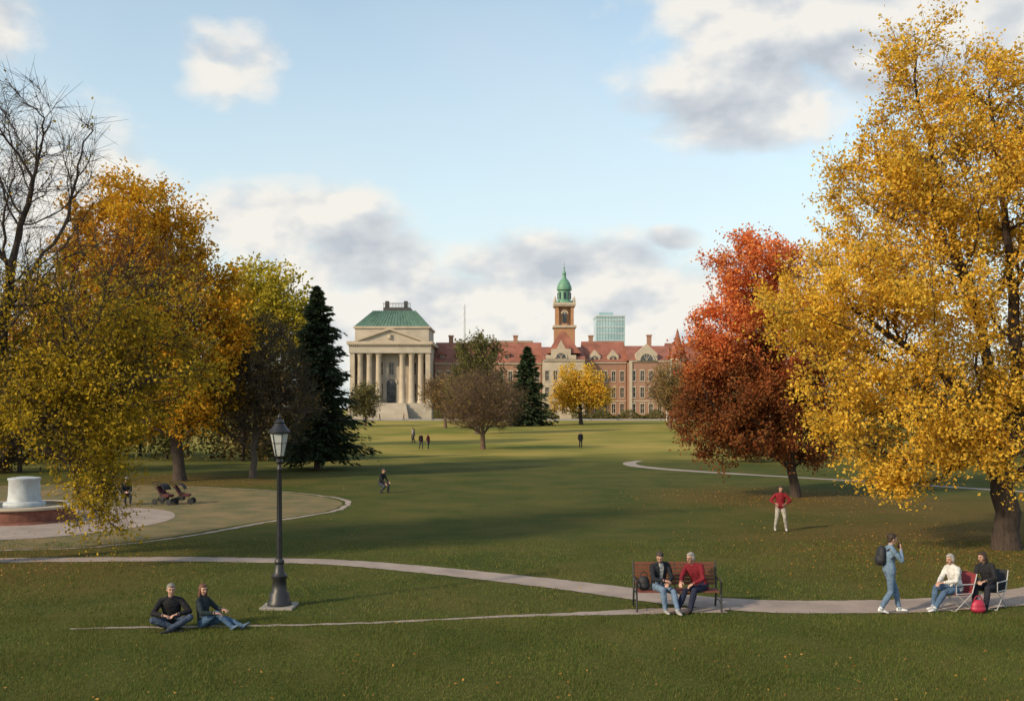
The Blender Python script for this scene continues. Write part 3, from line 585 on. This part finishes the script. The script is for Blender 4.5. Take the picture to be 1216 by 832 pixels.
# ------------------------------------------------------------------ fountain
E=empty('fountain',(-19.1,39,0)); redbrick=simple('basin_brick',(.17,.065,.045),.85,.3,5,.5,.01)
p=MB(); p.lathe(0,0,[(2.0,0),(1.95,.08),(1.85,.10),(1.85,.52),(1.6,.521)],40); p.obj('basin',redbrick,E,smooth=True)
p=MB(); p.lathe(0,0,[(1.95,.522),(1.97,.56),(1.95,.62),(1.5,.62),(1.48,.56)],40); p.obj('coping',cream,E,smooth=True)
wat,wtn,wtb=newmat('fountain_water'); wtb.inputs['Roughness'].default_value=.08; bump(wtn,wtb,noise(wtn,6,4,.6,pos(wtn)),.6,.05)
wtn.links.new(ramp(wtn,noise(wtn,3,3,.5,pos(wtn)),[(.3,(.08,.11,.11)),(.7,(.15,.18,.18))]),wtb.inputs['Base Color'])
p=MB(); p.lathe(0,0,[(1.49,.5),(1.49,.63)],40); p.obj('water',wat,E)
wst=simple('white_marble',(.42,.45,.47),.6,.2,3,.3,.01)
p=MB(); p.lathe(0,0,[(.78,.6),(.74,.72),(.62,.76),(.58,1.0),(.56,1.55),(.60,1.60),(.60,1.66),(.3,1.70),(.06,1.71)],14); p.obj('pedestal',wst,E,smooth=True)
# ------------------------------------------------------------------ chairs, stroller
def camp_chair(name,loc,yaw,fab,h=.42):
    E=empty(name,loc,yaw); p=MB()
    for x in(-.24,.24):
        p.path([(x,-.24,0),(x,.20,h)],.011); p.path([(x,.26,0),(x,-.20,h)],.011); p.path([(x,.20,h),(x,.32,h+.42)],.012); p.path([(x,-.2,h),(x,.2,h)],.011); p.path([(x,-.2,h+.2),(x,.26,h+.2)],.014); p.path([(x,-.2,h),(x,-.2,h+.2)],.01)
    p.path([(-.24,-.24,.012),(.24,-.24,.012)],.01);p.path([(-.24,.26,.012),(.24,.26,.012)],.01); p.obj('frame',steel,E,smooth=True)
    q=MB(); ns=8
    vs=[];
    for j,(y,z) in enumerate([(-.22,h+.012),(-.05,h-.02),(.12,h-.02),(.2,h+.02),(.25,h+.2),(.31,h+.42)]):
        for i in range(ns+1): 
            x=-.235+.47*i/ns; sag=.03*(1-(2*i/ns-1)**2); vs.append((x,y+(sag if j>3 else 0),z-(sag if j<4 else 0)))
    fs=[(j*(ns+1)+i,j*(ns+1)+i+1,(j+1)*(ns+1)+i+1,(j+1)*(ns+1)+i) for j in range(5) for i in range(ns)]
    q.add(vs,fs); o=q.obj('fabric',fab,E,smooth=True); md=o.modifiers.new('s','SOLIDIFY'); md.thickness=.012
    return E
redfab=simple('red_canvas',(.20,.025,.03),.85,.15,20,.2,.003,useobj=True); blkfab=simple('black_canvas',(.02,.02,.024),.85,.2,20,.2,.003,useobj=True)
camp_chair('camp_chair',(9.72,21.75,0),-76,redfab,.38); camp_chair('camp_chair',(10.55,21.95,0),-50,blkfab,.40)
camp_chair('camp_chair',(-17.55,45.2,0),30,blkfab,.38)
def stroller(loc,yaw):
    E=empty('stroller',loc,yaw); w_=MB()
    for x in(-.26,.26):
        for y in(-.42,.36): 
            w_.tube((x-.02,y,.14),(x+.02,y,.14),.14,.14,14)
    w_.obj('wheels',blkfab,E,smooth=True); p=MB()
    for x in(-.24,.24): p.path([(x,-.42,.14),(x,.1,.55),(x,.52,1.0)],.013); p.path([(x,.36,.14),(x,-.05,.55)],.013)
    p.path([(-.24,.52,1.0),(.24,.52,1.0)],.016); p.path([(-.24,-.42,.14),(.24,-.42,.14)],.012); p.path([(-.24,.36,.14),(.24,.36,.14)],.012); p.obj('frame',iron,E,smooth=True)
    s=MB(); s.prismx([(-.38,.40),(-.30,.34),(.10,.38),(.34,.82),(.28,.86),(.05,.50),(-.34,.46)],-.22,.22); s.obj('seat',simple('dark_red_canvas',(.08,.016,.02),.85,.2,20,.2,.003),E,bevel=.02)
    h=MB(); A=np.linspace(R(10),R(120),9); pts=[(.18-.34*math.cos(a)*-1*-1,.62+.34*math.sin(a)) for a in A]; inn=[(.18-.31*math.cos(a),.62+.31*math.sin(a)) for a in A]
    h.prismx(pts+inn[::-1],-.25,.25); h.obj('canopy',blkfab,E)
    b=MB(); b.box(-.2,.2,-.1,.26,.18,.32); b.obj('basket',blkfab,E,bevel=.03)
stroller((-15.8,45.3,0),70); stroller((-15.1,45.6,0),95)
# ------------------------------------------------------------------ people
def n_(v): v=Vector(v); return v.normalized()
class Body:
    def __init__(s): s.V=[];s.F=[];s.L=[]
    def add(s,vs,fs,l): o=len(s.V); s.V+=vs; s.F+=[tuple(i+o for i in f) for f in fs]; s.L+=[l]*len(vs)
    def loft(s,cs,l,n=14):
        vs=[]
        for c,U,W in cs:
            for i in range(n): a=2*math.pi*i/n; vs.append(c+U*math.cos(a)+W*math.sin(a))
        k=len(cs); fs=[(j*n+i,j*n+(i+1)%n,(j+1)*n+(i+1)%n,(j+1)*n+i) for j in range(k-1) for i in range(n)]
        fs+= [tuple(range(n))[::-1],tuple((k-1)*n+i for i in range(n))]
        s.add(vs,fs,l)
    def caps(s,p0,p1,r0,r1,l,bulge=0,n=12,step=.03):
        d=p1-p0; L=d.length; d=d/L; u=d.orthogonal().normalized(); w=d.cross(u); cs=[]
        for t in(R(85),R(55),R(25)): cs.append((p0-d*r0*math.sin(t),u*r0*math.cos(t),w*r0*math.cos(t)))
        m=max(2,int(L/step))
        for i in range(m+1):
            t=i/m; r=r0+(r1-r0)*t+bulge*math.sin(math.pi*min(1,t*1.25))**2; cs.append((p0+d*L*t,u*r,w*r))
        for t in(R(25),R(55),R(85)): cs.append((p1+d*r1*math.sin(t),u*r1*math.cos(t),w*r1*math.cos(t)))
        s.loft(cs,l,n)
    def ell(s,c,U,W,A,l,n=14,m=9):
        cs=[]
        for j in range(m+1):
            t=-math.pi/2+math.pi*j/m; t=max(R(-86),min(R(86),t)); cs.append((c+A*math.sin(t),U*math.cos(t),W*math.cos(t)))
        s.loft(cs,l,n)
    def build(s,name,mats,parent,voxel,sm=3,noisea=0,fold=0):
        me=bpy.data.meshes.new('tmp'); me.from_pydata(s.V,[],s.F); me.update(); o=bpy.data.objects.new('tmp',me); COL.objects.link(o)
        md=o.modifiers.new('r','REMESH'); md.mode='VOXEL'; md.voxel_size=voxel; md2=o.modifiers.new('s','SMOOTH'); md2.factor=.5; md2.iterations=sm
        dg=bpy.context.evaluated_depsgraph_get(); m2=bpy.data.meshes.new_from_object(o.evaluated_get(dg)); m2.name=name
        bpy.data.objects.remove(o)
        kd=kdtree.KDTree(len(s.V)); 
        for i,v in enumerate(s.V): kd.insert(v,i)
        kd.balance(); m2.materials.clear()
        for m in mats: m2.materials.append(m)
        if len(mats)>1:
            lab=[s.L[kd.find(p.center)[1]] for p in m2.polygons]; m2.polygons.foreach_set('material_index',lab)
            if fold:
                isc=[True]*len(m2.vertices)
                for p,l in zip(m2.polygons,lab):
                    if l in(0,3): 
                        for vi in p.vertices: isc[vi]=False
                nrm=[v.normal.copy() for v in m2.vertices]
                for v,k_,nn in zip(m2.vertices,isc,nrm):
                    if k_: 
                        a=mn.noise(v.co*9+Vector((3,1,7)))*.6+(1-abs(mn.noise(Vector((v.co.x*13,v.co.y*13,v.co.z*22)))*2))*.35
                        v.co+=nn*a*fold
        m2.polygons.foreach_set('use_smooth',[True]*len(m2.polygons))
        if noisea:
            rr=random.Random(3)
            for v in m2.vertices: v.co+=v.normal*rr.uniform(-noisea,noisea)
        m2.update(); return link(bpy.data.objects.new(name,m2),parent)
def ik(a,t,l1,l2,pole):
    d=t-a; L=d.length
    if L>l1+l2-.004: t=a+d*((l1+l2-.004)/L); d=t-a; L=d.length
    L=max(L,abs(l1-l2)+.01); u=d.normalized(); x=(l1*l1-l2*l2+L*L)/(2*L); h=math.sqrt(max(0,l1*l1-x*x))
    p=Vector(pole); p-=u*p.dot(u); p.normalize(); return a+u*x+p*h,t
MC={}
def cm(kind,c):
    k=(kind,c)
    if k in MC: return MC[k]
    if kind=='skin': m=simple('skin',c,.5,.08,30,.1,.002,useobj=True); 
    elif kind=='hair': m=simple('hair',c,.6,.4,60,.6,.006,useobj=True)
    else:
        m,nt,b=newmat('cloth'); v=objco(nt); f=noise(nt,9,4,.6,v); nt.links.new(ramp(nt,f,[(.3,tuple(x*.72 for x in c)),(.7,tuple(min(1,x*1.2) for x in c))]),b.inputs['Base Color']); b.inputs['Roughness'].default_value=.85; b.inputs['Specular IOR Level'].default_value=.2; bump(nt,b,noise(nt,11,3,.5,v),.7,.03)
    MC[k]=m; return m
SK=(.44,.25,.18)
def person(name,loc,yaw,h=1.72,pel=(0,0,.95),spine=(0,0,1),twist=0,head=(0,0),aL=None,aR=None,kL=(0,-1,0),kR=(0,-1,0),wL=None,wR=None,eL=(.6,1,-.2),eR=(-.6,1,-.2),
           top=(.02,.02,.025),pants=(.1,.15,.25),shoes=(.03,.03,.03),hair=(.03,.02,.015),hl='short',shirt=None,female=False,voxel=.0075,nL=None,nR=None,fL=None,fR=None,skin=SK,glasses=False,bulk=1.0):
    E=empty(name,loc,yaw); s=h/1.72; B=Body(); V=Vector
    pel=V(pel); sp_=n_(spine); tw=R(twist); X=V((math.cos(tw),math.sin(tw),0)); X=(X-sp_*X.dot(sp_)).normalized(); Fw=X.cross(sp_)*1.0
    if Fw.y>0 and abs(twist)<90: Fw=-Fw
    sw=(.150 if female else .172)*s
    def spn(t): return pel+sp_*(t*.50*s)-Fw*math.sin(t*math.pi)*.015
    g=bulk; X0=V((1,0,0))
    prof=[(-.14,.135,.10),(-.08,.165,.12),(0,.172,.125),(.15,.162,.118),(.35,.138 if female else .15,.108),(.55,.150 if female else .165,.118),(.75,.155 if female else .175,.115),(.88,.140 if female else .160,.095),(.95,.11,.078),(1.0,.075,.065),(1.04,.06,.056)]
    cs=[]
    for t,wd,dp in prof:
        ax=X0.lerp(X,max(0,min(1,t))).normalized(); fw=ax.cross(sp_).normalized(); cs.append((spn(t),ax*wd*s*g,fw*dp*s*g))
    B.loft(cs,1,20)
    if female: 
        for q in(-1,1): B.ell(spn(.66)+X*q*.065*s+Fw*.08*s,X*.058*s,Fw*.045*s,sp_*.055*s,1)
    nb=spn(1.0); yw,pt=R(head[0]),R(head[1])
    Mx=Matrix.Rotation(tw+yw,3,'Z')@Matrix.Rotation(pt,3,'X'); hf=Mx@V((0,-1,0)); hu=Mx@V((0,0,1)); hr=Mx@V((1,0,0))
    hb=nb+(sp_*.6+hu*.4).normalized()*.07*s; hc=hb+hu*.100*s+hf*.02*s
    B.caps(nb-sp_*.02,hb+hu*.03*s,.054*s,.050*s,0)
    for q in(-1,1): B.caps(spn(1.0)+X*q*.03*s,spn(.90)+X*q*sw*.9*g,.05*s,.052*s*g,1)
    B.caps(nb-sp_*.015,nb+sp_*.018*s,.068*s,.061*s,1)
    B.ell(hc+hu*.015*s-hf*.010*s,hr*.073*s,hf*.092*s,hu*.098*s,0)
    B.loft([(hc+hu*z*s+hf*f_*s,hr*a*s,hf*b_*s) for z,f_,a,b_ in((.05,.01,.066,.080),(.0,.014,.064,.078),(-.03,.018,.060,.073),(-.06,.026,.050,.062),(-.085,.036,.038,.048),(-.102,.045,.024,.032),(-.108,.048,.012,.018))],0,14)
    B.caps(hc+hf*.090*s+hu*.014*s,hc+hf*.112*s-hu*.018*s,.0085*s,.013*s,0,step=.01)
    for q in(-1,1):
        B.ell(hc+hr*q*.074*s-hf*.005*s-hu*.004*s,hr*.011*s,hf*.018*s,hu*.030*s,0,8,5)
        B.ell(hc+hr*q*.036*s+hf*.066*s-hu*.022*s,hr*.022*s,hf*.022*s,hu*.02*s,0,8,5)
    B.caps(hc+hf*.083*s+hu*.036*s-hr*.035*s,hc+hf*.083*s+hu*.036*s+hr*.035*s,.011*s,.011*s,0,step=.01)
    wr={}
    for q,wt,pole,nn,lab in((1,wL,eL,nL,'L'),(-1,wR,eR,nR,'R')):
        sh=spn(.88)+X*q*sw*g; 
        if wt is None: wt=(q*(sw+.07),-.03,sh.z-.53*s)
        el_,w_=ik(sh,V(wt),.285*s,.25*s,pole)
        B.caps(sh,el_,.056*s*g,.046*s*g,1,.004); B.caps(el_,w_,.046*s*g,.033*s*g,1,.003)
        d=(w_-el_).normalized(); nn=V(nn) if nn else V((-q,0,0)); nn=nn-d*nn.dot(d); nn=nn.normalized() if nn.length>.05 else d.orthogonal().normalized()
        th=d.cross(nn)*(-q); p0=w_
        B.caps(w_-d*.02,w_+d*.02,.026*s,.026*s,0)
        B.loft([(p0+d*x*s,th*a*s,nn*b*s) for x,a,b in((.0,.026,.019),(.03,.034,.017),(.06,.042,.015),(.085,.042,.014),(.1,.036,.011))],0,12)
        for k,(o_,ln_) in enumerate(((.031,.072),(.0105,.082),(-.0105,.076),(-.031,.058))):
            a=p0+d*.088*s+th*o_*s; sd=th*(o_*1.2)
            d1=(d+nn*.42+sd).normalized(); d2=(d+nn*1.5+sd*.4).normalized(); b=a+d1*ln_*.5*s; c=b+d2*ln_*.5*s
            B.caps(a,b,.0098*s,.0092*s,0,n=8,step=.012); B.caps(b,c,.0092*s,.008*s,0,n=8,step=.012)
        a=p0+d*.025*s+th*.03*s; b=a+(d*.7+th*.75+nn*.35).normalized()*.045*s; c=b+(d+th*.15+nn*.6).normalized()*.032*s
        B.caps(a,b,.0135*s,.011*s,0,n=8,step=.012); B.caps(b,c,.011*s,.009*s,0,n=8,step=.012); wr[lab]=(w_,d,nn,th)
    for q,an,pole,ft in((1,aL,kL,fL),(-1,aR,kR,fR)):
        hj=pel+X0*q*.092*s-sp_*.03*s; an=V(an) if an else V((q*.11,0,.085*s))
        kn,an=ik(hj,an,.43*s,.425*s,pole)
        B.caps(hj,kn,.088*s*g,.060*s*g,2,.004); B.caps(kn,an,.060*s*g,.047*s*g,2,.006)
        if ft is None: ft=V((0,-1,0))
        ft=n_(ft); upv=(V((0,0,1))-ft*ft.z).normalized(); sd=ft.cross(upv)
        hl_=an-upv*.035*s-ft*.045*s
        B.loft([(hl_+ft*x*s+upv*z*s,sd*a*s,upv*b*s) for x,z,a,b in((-.012,.005,.02,.025),(.0,.0,.033,.040),(.05,.002,.038,.046),(.11,-.006,.040,.036),(.17,-.014,.044,.026),(.21,-.018,.036,.022),(.232,-.02,.018,.014))],3,12)
        B.caps(an+upv*.01,an-upv*.02,.044*s,.038*s,3)
    mats=[cm('skin',skin),cm('cloth',top),cm('cloth',pants),cm('cloth2',shoes),cm('cloth',shirt or top)]
    ob=B.build('body',mats,E,voxel,2,fold=.014 if voxel<.012 else 0)
    if shirt:
        me=ob.data
        for p in me.polygons:
            if p.material_index==1:
                rel=p.center-pel; t=rel.dot(sp_)/(.5*s)
                if .05<t<1.05 and abs(rel.dot(X))<.022+.03*t and rel.dot(Fw)>.03 and p.normal.dot(Fw)>.3: p.material_index=4
    Hh=Body(); Hh.ell(hc+hu*.034*s-hf*.024*s,hr*.084*s,hf*.092*s,hu*.093*s,0)
    Hh.ell(hc+hu*.088*s+hf*.018*s,hr*.062*s,hf*.066*s,hu*.030*s,0)
    Hh.ell(hc-hu*.03*s-hf*.055*s,hr*.064*s,hf*.045*s,hu*.058*s,0)
    if hl=='long':
        Hh.ell(hc-hu*.09*s-hf*.055*s,hr*.085*s,hf*.048*s,hu*.13*s,0)
        for q in(-1,1): Hh.ell(hc-hu*.06*s+hr*q*.072*s-hf*.005*s,hr*.022*s,hf*.042*s,hu*.12*s,0)
    if hl=='bob':
        for q in(-1,1): Hh.ell(hc-hu*.01*s+hr*q*.076*s-hf*.016*s,hr*.02*s,hf*.048*s,hu*.06*s,0)
    if hl=='bun': Hh.ell(hc+hu*.07*s-hf*.10*s,hr*.04*s,hf*.04*s,hu*.04*s,0)
    Hh.build('hair',[cm('hair',hair)],E,.009,1,.0035)
    if voxel<.012:
        e=MB()
        for q in(-1,1):
            c=hc+hr*q*.030*s+hf*.088*s+hu*.014*s; e.lathe(0,0,[(.001,-.006),(.007,-.004),(.0095,0),(.007,.004),(.001,.006)],8); k=len(e.v)
            for i in range(k-40,k): e.v[i]=tuple(V(e.v[i])+c)
            e.tube(c+hu*.022*s-hr*.016*s+hf*.004,c+hu*.024*s+hr*.016*s+hf*.004,.004,.004,5)
        e.obj('eyes_and_brows',cm('hair',(.03,.02,.015)),E,smooth=True)
        mth=MB(); mth.tube(hc-hu*.052*s+hf*.090*s-hr*.02*s,hc-hu*.052*s+hf*.090*s+hr*.02*s,.0055,.0055,6); mth.obj('mouth',cm('skin',(.30,.11,.09)),E,smooth=True)
        if glasses:
            gm=MB()
            for q in(-1,1):
                c=hc+hr*q*.033*s+hf*.108*s+hu*.012*s; P=[c+hr*.025*math.cos(a)+hu*.02*math.sin(a) for a in np.linspace(0,2*math.pi,11)]; gm.path(P,.0025,5); gm.tube(c+hr*q*.025,hc+hr*q*.082*s+hu*.01*s,.0022,.0022,5)
            gm.obj('glasses',iron,E)
    return E,wr,(hc,hf,hu,hr),(spn,X,Fw,sp_)
denim=(.15,.22,.31); jeans=(.07,.12,.20)
E,wr,hd,tr=person('walking_woman',(8.07,21.3,.014),90,1.69,pel=(0,0,.925),spine=(0,-.06,1),head=(8,8),aL=(.07,-.24,.085),aR=(-.07,.20,.11),wR=(-.05,-.23,1.36),eR=(-.35,-.2,-1),nR=(.3,.9,.3),
  wL=(.22,-.12,.88),top=denim,pants=(.12,.18,.27),shoes=(.7,.7,.7),hair=(.035,.02,.012),hl='bun',female=True,fR=(0,-1,-.25),bulk=1.05)
spn,X,Fw,sp_=tr; blk=simple('backpack_nylon',(.015,.015,.02),.7,.2,15,.3,.004,useobj=True)
Bp=Body(); c=spn(.6)-Fw*.18; Bp.ell(c,X*.15,Fw*.095,sp_*.22,0,16,11); Bp.ell(c-Fw*.06-sp_*.09,X*.12,Fw*.065,sp_*.12,0); Bp.ell(c-sp_*.08,X*.15,Fw*.10,sp_*.14,0)
for q in(-1,1):
    Bp.caps(spn(.85)+X*q*.11-Fw*.10,spn(1.0)+X*q*.105+Fw*.0,.02,.02,0); Bp.caps(spn(1.0)+X*q*.105,spn(.78)+X*q*.12+Fw*.125,.02,.02,0); Bp.caps(spn(.78)+X*q*.12+Fw*.125,spn(.5)+X*q*.165-Fw*.02,.018,.016,0)
Bp.build('backpack',[blk],E,.012,2)
w_,d_,nn_,th_=wr['R']; ph=MB(); ph.box(-.036,.036,-.005,.005,-.072,.072); o=ph.obj('phone',blk,E,bevel=.004); o.location=w_+d_*.10+nn_*.025; o.rotation_euler=(R(-20),0,R(90))
person('seated_woman',(9.66,21.72,0),-72,1.64,pel=(0,.02,.49),spine=(0,-.22,1),head=(14,14),aL=(.10,-.62,.085),aR=(-.12,-.46,.085),wL=(.12,-.38,.63),wR=(-.02,-.42,.62),nL=(0,0,-1),nR=(.3,0,-1),eL=(.8,.5,-.6),eR=(-.8,.5,-.6),
  kL=(.1,-.4,1),kR=(-.1,-.4,1),top=(.58,.57,.55),pants=jeans,shoes=(.6,.6,.6),hair=(.33,.30,.27),hl='bob',female=True,bulk=1.12)
person('seated_woman',(10.5,21.9,0),-50,1.66,pel=(0,.02,.51),spine=(-.14,-.26,1),head=(-16,14),aL=(.12,-.42,.085),aR=(-.10,-.50,.085),wL=(.08,-.36,.64),wR=(-.06,-.40,.63),nL=(0,0,-1),nR=(0,0,-1),eL=(.8,.5,-.6),eR=(-.8,.5,-.6),
  kL=(.1,-.4,1),kR=(-.1,-.4,1),top=(.02,.02,.024),pants=(.025,.025,.035),shoes=(.03,.03,.03),hair=(.04,.022,.014),hl='long',female=True,bulk=1.08)
def bag(name,loc,sx,sy,sz,mat,yaw=0):
    E=empty(name,loc,yaw); b=Body(); b.ell(Vector((0,0,sz*.48)),Vector((sx,0,0)),Vector((0,sy,0)),Vector((0,0,sz*.5)),0,16,9); b.ell(Vector((0,0,sz*.3)),Vector((sx*1.1,0,0)),Vector((0,sy*1.15,0)),Vector((0,0,sz*.3)),0,16,9); b.build('pouch',[mat],E,.012,2)
    hnd=MB(); hnd.path([(sx*.6*math.cos(a),0,sz*.85+sz*.4*math.sin(a)) for a in np.linspace(0,math.pi,9)],.01,6); hnd.obj('handle',mat,E,smooth=True)
bag('shoulder_bag',(10.0,21.35,0),.15,.09,.30,simple('red_leather',(.36,.018,.05),.5,.15,8,.1,.003,useobj=True))
bag('backpack',(2.86,21.62,.445),.13,.10,.32,blk)
person('man_on_bench',(3.20,21.72,0),18,1.72,pel=(0,.0,.545),spine=(-.06,-.24,1),head=(-30,28),aL=(.14,-.62,.085),aR=(-.06,-.44,.085),wL=(.05,-.37,.65),wR=(-.06,-.40,.70),nL=(-.3,0,-1),nR=(.3,0,-1),eL=(.9,.4,-.6),eR=(-.9,.4,-.6),
  kL=(.12,-.4,1),kR=(-.12,-.4,1),top=(.02,.022,.028),pants=(.13,.19,.28),shoes=(.35,.33,.3),hair=(.05,.035,.025),hl='short',shirt=(.34,.34,.34),bulk=1.06)
person('woman_on_bench',(4.10,21.70,0),-38,1.70,pel=(0,.0,.545),spine=(-.20,-.42,1),head=(-6,12),aL=(.02,-.50,.085),aR=(-.20,-.64,.085),wL=(.06,-.44,.63),wR=(-.14,-.62,.66),nL=(-.3,0,-1),nR=(.3,0,-1),eL=(.9,.2,-.5),eR=(-.9,.2,-.5),
  kL=(.12,-.4,1),kR=(-.12,-.4,1),top=(.16,.014,.022),pants=(.02,.025,.05),shoes=(.05,.035,.03),hair=(.28,.25,.23),hl='bob',glasses=True,bulk=1.12)
person('man_sitting_on_grass',(-6.80,19.9,0),10,1.76,pel=(0,0,.12),spine=(0,-.20,1),head=(14,6),aL=(.02,-.42,.07),aR=(.10,-.30,.07),wL=(.16,-.34,.34),wR=(-.10,-.36,.33),nL=(0,0,-1),nR=(0,0,-1),eL=(1,.3,-.2),eR=(-1,.3,-.2),
  kL=(1,-.5,.55),kR=(-1,-.5,.5),fL=(-.9,-.4,0),fR=(.9,-.4,0),top=(.015,.015,.018),pants=(.05,.07,.11),shoes=(.03,.03,.03),hair=(.20,.18,.16),hl='short',bulk=1.08)
person('woman_sitting_on_grass',(-6.16,19.95,0),72,1.66,pel=(0,0,.12),spine=(0,.10,1),head=(-30,6),aL=(.08,-.80,.075),aR=(-.04,-.66,.075),wL=(.12,-.36,.36),wR=(-.16,-.34,.34),nL=(0,0,-1),nR=(0,0,-1),
  kL=(.1,0,1),kR=(-.1,0,1),fL=(.1,-.75,.65),fR=(-.1,-.85,.5),top=(.02,.03,.035),pants=(.06,.11,.19),shoes=(.10,.15,.22),hair=(.11,.045,.025),hl='long',female=True)
person('man_in_red_jacket',(9.6,35.6,0),-10,1.62,spine=(0,-.03,1),head=(10,10),pel=(0,0,.88),aL=(.20,-.02,.085),aR=(-.18,.06,.085),wL=(.17,-.17,.98),wR=(-.18,-.16,.98),eL=(1,.5,0),eR=(-1,.5,0),top=(.20,.016,.025),pants=(.34,.32,.29),shoes=(.5,.5,.5),hair=(.04,.025,.02),voxel=.010,bulk=1.08)
person('crouching_man',(-6.7,51.5,0),60,1.7,pel=(0,.1,.50),spine=(0,-.25,1),head=(0,10),aL=(.1,-.28,.085),aR=(-.12,.02,.085),kL=(.1,-1,.3),kR=(-.2,-1,0),wL=(.1,-.35,.55),wR=(-.15,-.3,.5),top=(.02,.02,.025),pants=(.04,.045,.06),hair=(.06,.04,.03),voxel=.014)
person('walking_man',(-9.7,106,0),30,1.72,aL=(.1,-.2,.085),aR=(-.1,.22,.1),pel=(0,0,.93),top=(.03,.02,.025),pants=(.03,.03,.045),voxel=.018)
person('walking_woman',(-8.95,106.2,0),40,1.64,aL=(.1,.18,.085),aR=(-.1,-.2,.085),pel=(0,0,.89),top=(.10,.025,.03),pants=(.025,.025,.03),hl='long',female=True,voxel=.018)
person('walking_man',(-12.2,124,H(124)),-60,1.75,aL=(.1,-.22,.085),aR=(-.1,.22,.1),pel=(0,0,.94),top=(.15,.14,.13),pants=(.03,.03,.045),voxel=.018)
person('walking_woman',(-13.1,131,H(131)),-60,1.7,aL=(.1,-.1,.085),aR=(-.1,.12,.09),pel=(0,0,.93),top=(.25,.24,.22),pants=(.05,.05,.08),female=True,hl='long',voxel=.018)
person('standing_man',(7.5,109,0),10,1.8,top=(.015,.015,.02),pants=(.02,.02,.025),pel=(0,0,.99),voxel=.018,bulk=1.1)
person('man_on_camp_chair',(-17.5,45.15,0),30,1.72,pel=(0,.02,.49),spine=(0,-.15,1),head=(0,10),aL=(.1,-.5,.085),aR=(-.1,-.5,.085),kL=(.1,-.4,1),kR=(-.1,-.4,1),wL=(.08,-.35,.62),wR=(-.08,-.35,.6),top=(.02,.02,.025),pants=(.03,.03,.04),hair=(.3,.3,.3),voxel=.014)
for x,c in((-30,(.03,.03,.04)),(-24.5,(.2,.05,.04)),(4,(.04,.04,.05)),(24,(.03,.04,.07))):
    person('walking_pedestrian',(x,225.5,1.5),random.choice([90,-90]),1.72,aL=(.1,-.2,.085),aR=(-.1,.22,.1),pel=(0,0,.93),top=c,pants=(.03,.03,.045),voxel=.03)
print('objects',len(bpy.data.objects),'polys',sum(len(m.polygons) for m in bpy.data.meshes))
